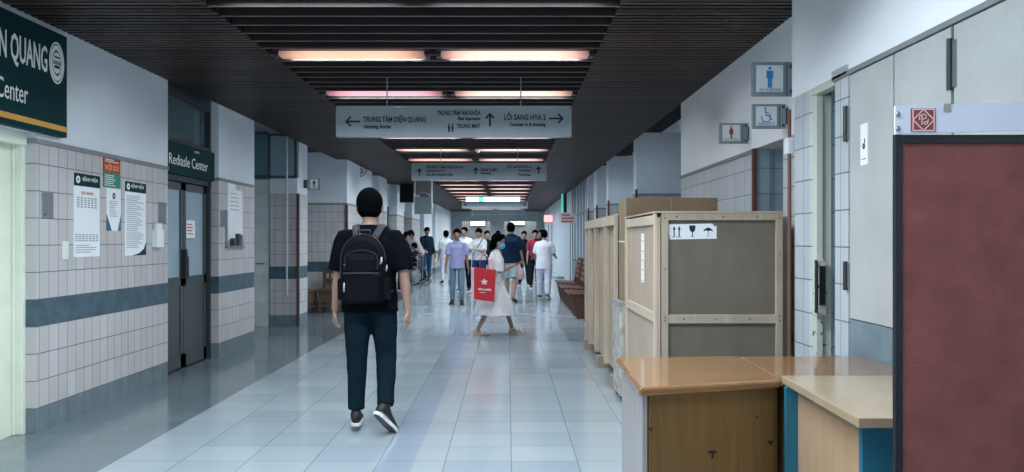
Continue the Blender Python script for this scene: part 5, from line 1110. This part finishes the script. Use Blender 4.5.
t_, J = person('man in white shirt and blue trousers with folded arms', at(479, 21.5), 21.5, 1.75, 150, dict(armL=(22, 8, 85, 45), armR=(22, 8, 85, 45), head=(10, 10)), dict(shirt=WH, pants=DBLUE, hem=-.05, loose=1.1, collar=WH), vox=.014)
E = J['E']; MB().tube([E(-.12, .02, .50), E(-.08, .13, .35), E(.10, .13, .08)], [(.014, .004)]*3, 6, up=(1,0,0)).build('chest_strap', INK, t_, local=True)
person('person in dark clothes between the folded-arms man and the woman in white', at(487, 25), 25, 1.72, 200, dict(armL=(10, 8, 60, 20), armR=(10, 8, 60, 20)), dict(shirt=DK, pants=DK), vox=.016)
person('dark haired person in black between the woman in white and the tall man', at(498, 27), 27, 1.74, 170, dict(), dict(shirt=DK, pants=DK), vox=.016)
person('slim person in black t-shirt and black trousers facing the camera, right of the tall man', at(524, 26), 26, 1.72, 180, dict(armL=(0, 8, 8, 0), armR=(0, 8, 8, 0), legL=(2, 4, 0, 0), legR=(0, 4, 0, 0)), dict(shirt=DK, pants=DK, collar=DK), vox=.014)
person('person in pale blue shirt mostly hidden behind the tall man in navy polo', at(515.5, 30), 30, 1.62, 185, dict(), dict(shirt=cloth('pale_blue', (.35, .45, .6)), pants=DK), vox=.016)
person('person in dull red top standing behind the person in white uniform', at(535, 24.5), 24.5, 1.74, 190, dict(armL=(12, 8, 60, 20)), dict(shirt=REDS, pants=DK, collar=DK), vox=.016)
person('dark haired person in dark jacket behind the person in white uniform, farther right', at(541, 28), 28, 1.78, 170, dict(), dict(shirt=DK, pants=DK), vox=.016)
person('person in black walking at the far end just left of the tall man', at(503, 34), 34, 1.68, 180, dict(), dict(shirt=DK, pants=MJ), vox=.018)
# group round the wheelchair
person('man in dark jacket and blue jeans standing behind the wheelchair', at(426.5, 28.6), 28.6, 1.90, -150, dict(armL=(5, 6, 25, 0), armR=(20, 6, 40, 10), legL=(-8, 4, 3, 0), legR=(8, 4, 3, 0), head=(0, 18)), dict(shirt=cloth('dark_jacket', (.010, .022, .035)), pants=MJ, sleeve=1.9, shoe=mat('tan_shoe', (.3, .27, .25), .6), loose=1.1), vox=.013)
person('man in pale striped shirt bending over the wheelchair', at(420.5, 27.2), 27.2, 1.84, 95, dict(lean=26, armL=(48, 6, 10, 10), armR=(52, 6, 15, 10), legL=(0, 3, 3, 0), legR=(-8, 3, 3, 0), head=(0, 24)), dict(shirt=STR, pants=DK, sleeve=1.8, loose=1.08, collar=STR), vox=.013)
person('dark haired man in dark top leaning in, leftmost of the wheelchair group', at(402, 23.1), 23.1, 1.70, -60, dict(lean=10, armL=(30, 6, 35, 10), armR=(25, 6, 35, 10), head=(0, 25)), dict(shirt=DK, pants=DK, sleeve=1.8), vox=.014)
seat = person('person in dark clothes with a white cover sitting in the wheelchair', at(414.5, 26.4), 26.4, 1.66, 75, dict(lean=-4, seat_z=.50, armL=(25, 8, 65, 20), armR=(25, 8, 65, 20), legL=(82, 5, 78, 5), legR=(82, 5, 78, 5), head=(0, 20)), dict(shirt=DK, pants=DK, sleeve=1.8), vox=.013)
E = seat[1]['E']; m = MB().loft([(E(0, .18, .10), V((.17, 0, 0)), V((0, .10, 0))), (E(0, .30, .02), V((.19, 0, 0)), V((0, .12, .0))), (E(0, .42, -.04), V((.16, 0, 0)), V((0, .06, .0)))], 14)
cv = thing('folded_cover', seat[0].location, 'white folded cover on the lap of the seated person', 'cloth', None, R(75)); MB().build('cloth', WH, cv, local=True, mesh=solid(m, .014, 4, wrinkle=.03))
# wheelchair
wc = thing('wheelchair', (at(414.5, 26.4), 26.4, 0), 'folding wheelchair with large spoked wheels on the left far down the corridor', 'wheelchair', None, R(75))
CH = mat('chrome', (.45, .5, .52), .3, .6); SEATM = mat('wheelchair_seat', (.012, .025, .045), .6)
for s in (-1, 1):
    wx = s*.29; wh = MB(); c = V((wx, -.05, .30)); n_ = 28
    pts = [c + V((0, .30*math.cos(2*math.pi*q/n_), .30*math.sin(2*math.pi*q/n_))) for q in range(n_ + 1)]
    wheel = MB().tube(pts, .016, 8).build('wheel', BLACK, wc, local=True)
    MB().tube([c + V((0, .275*math.cos(2*math.pi*q/n_), .275*math.sin(2*math.pi*q/n_))) for q in range(n_ + 1)], .008, 6).tube([c + V((s*.035, .25*math.cos(2*math.pi*q/n_), .25*math.sin(2*math.pi*q/n_))) for q in range(n_ + 1)], .010, 6).build('rim', CH, wheel, local=True)
    sp_ = MB()
    for q in range(12): a = 2*math.pi*q/12; sp_.tube([c, c + V((0, .275*math.cos(a), .275*math.sin(a)))], .004, 4)
    sp_.tube([c - V((.04, 0, 0)), c + V((.04, 0, 0))], .025, 8).build('spokes', CH, wheel, local=True)
    MB().tube([V((s*.24, .38, .08)) + V((0, .07*math.cos(2*math.pi*q/14), .07*math.sin(2*math.pi*q/14))) for q in range(15)], .012, 6).build('caster', BLACK, wc, local=True)
    MB().tube([(s*.24, -.24, .98), (s*.24, -.20, .90), (s*.24, -.18, .2)], .012, 8).tube([(s*.24, -.18, .46), (s*.24, .30, .46), (s*.24, .38, .30), (s*.24, .50, .12)], .012, 8).tube([(s*.24, -.18, .2), (s*.24, .34, .2), (s*.24, .38, .08)], .012, 8).build('side_frame', CH, wc, local=True)
    MB().tube([(s*.25, -.18, .70), (s*.25, .18, .70), (s*.25, .20, .46)], .012, 8).build('arm_frame', CH, wc, local=True); MB().box(s*.25 - .03, -.14, .70, s*.25 + .03, .18, .73).build('armrest', BLACK, wc, local=True, bevel=.006)
    MB().tube([(s*.24, -.24, .98), (s*.24, -.34, .99)], .017, 8).build('push_handle', BLACK, wc, local=True); MB().box(s*.13 - .09, .46, .10, s*.13 + .09, .62, .115).build('footrest', BLACK, wc, local=True)
MB().box(-.23, -.18, .455, .23, .26, .475).build('seat', SEATM, wc, local=True); MB().box(-.23, -.20, .50, .23, -.18, .92).build('backrest', SEATM, wc, local=True)
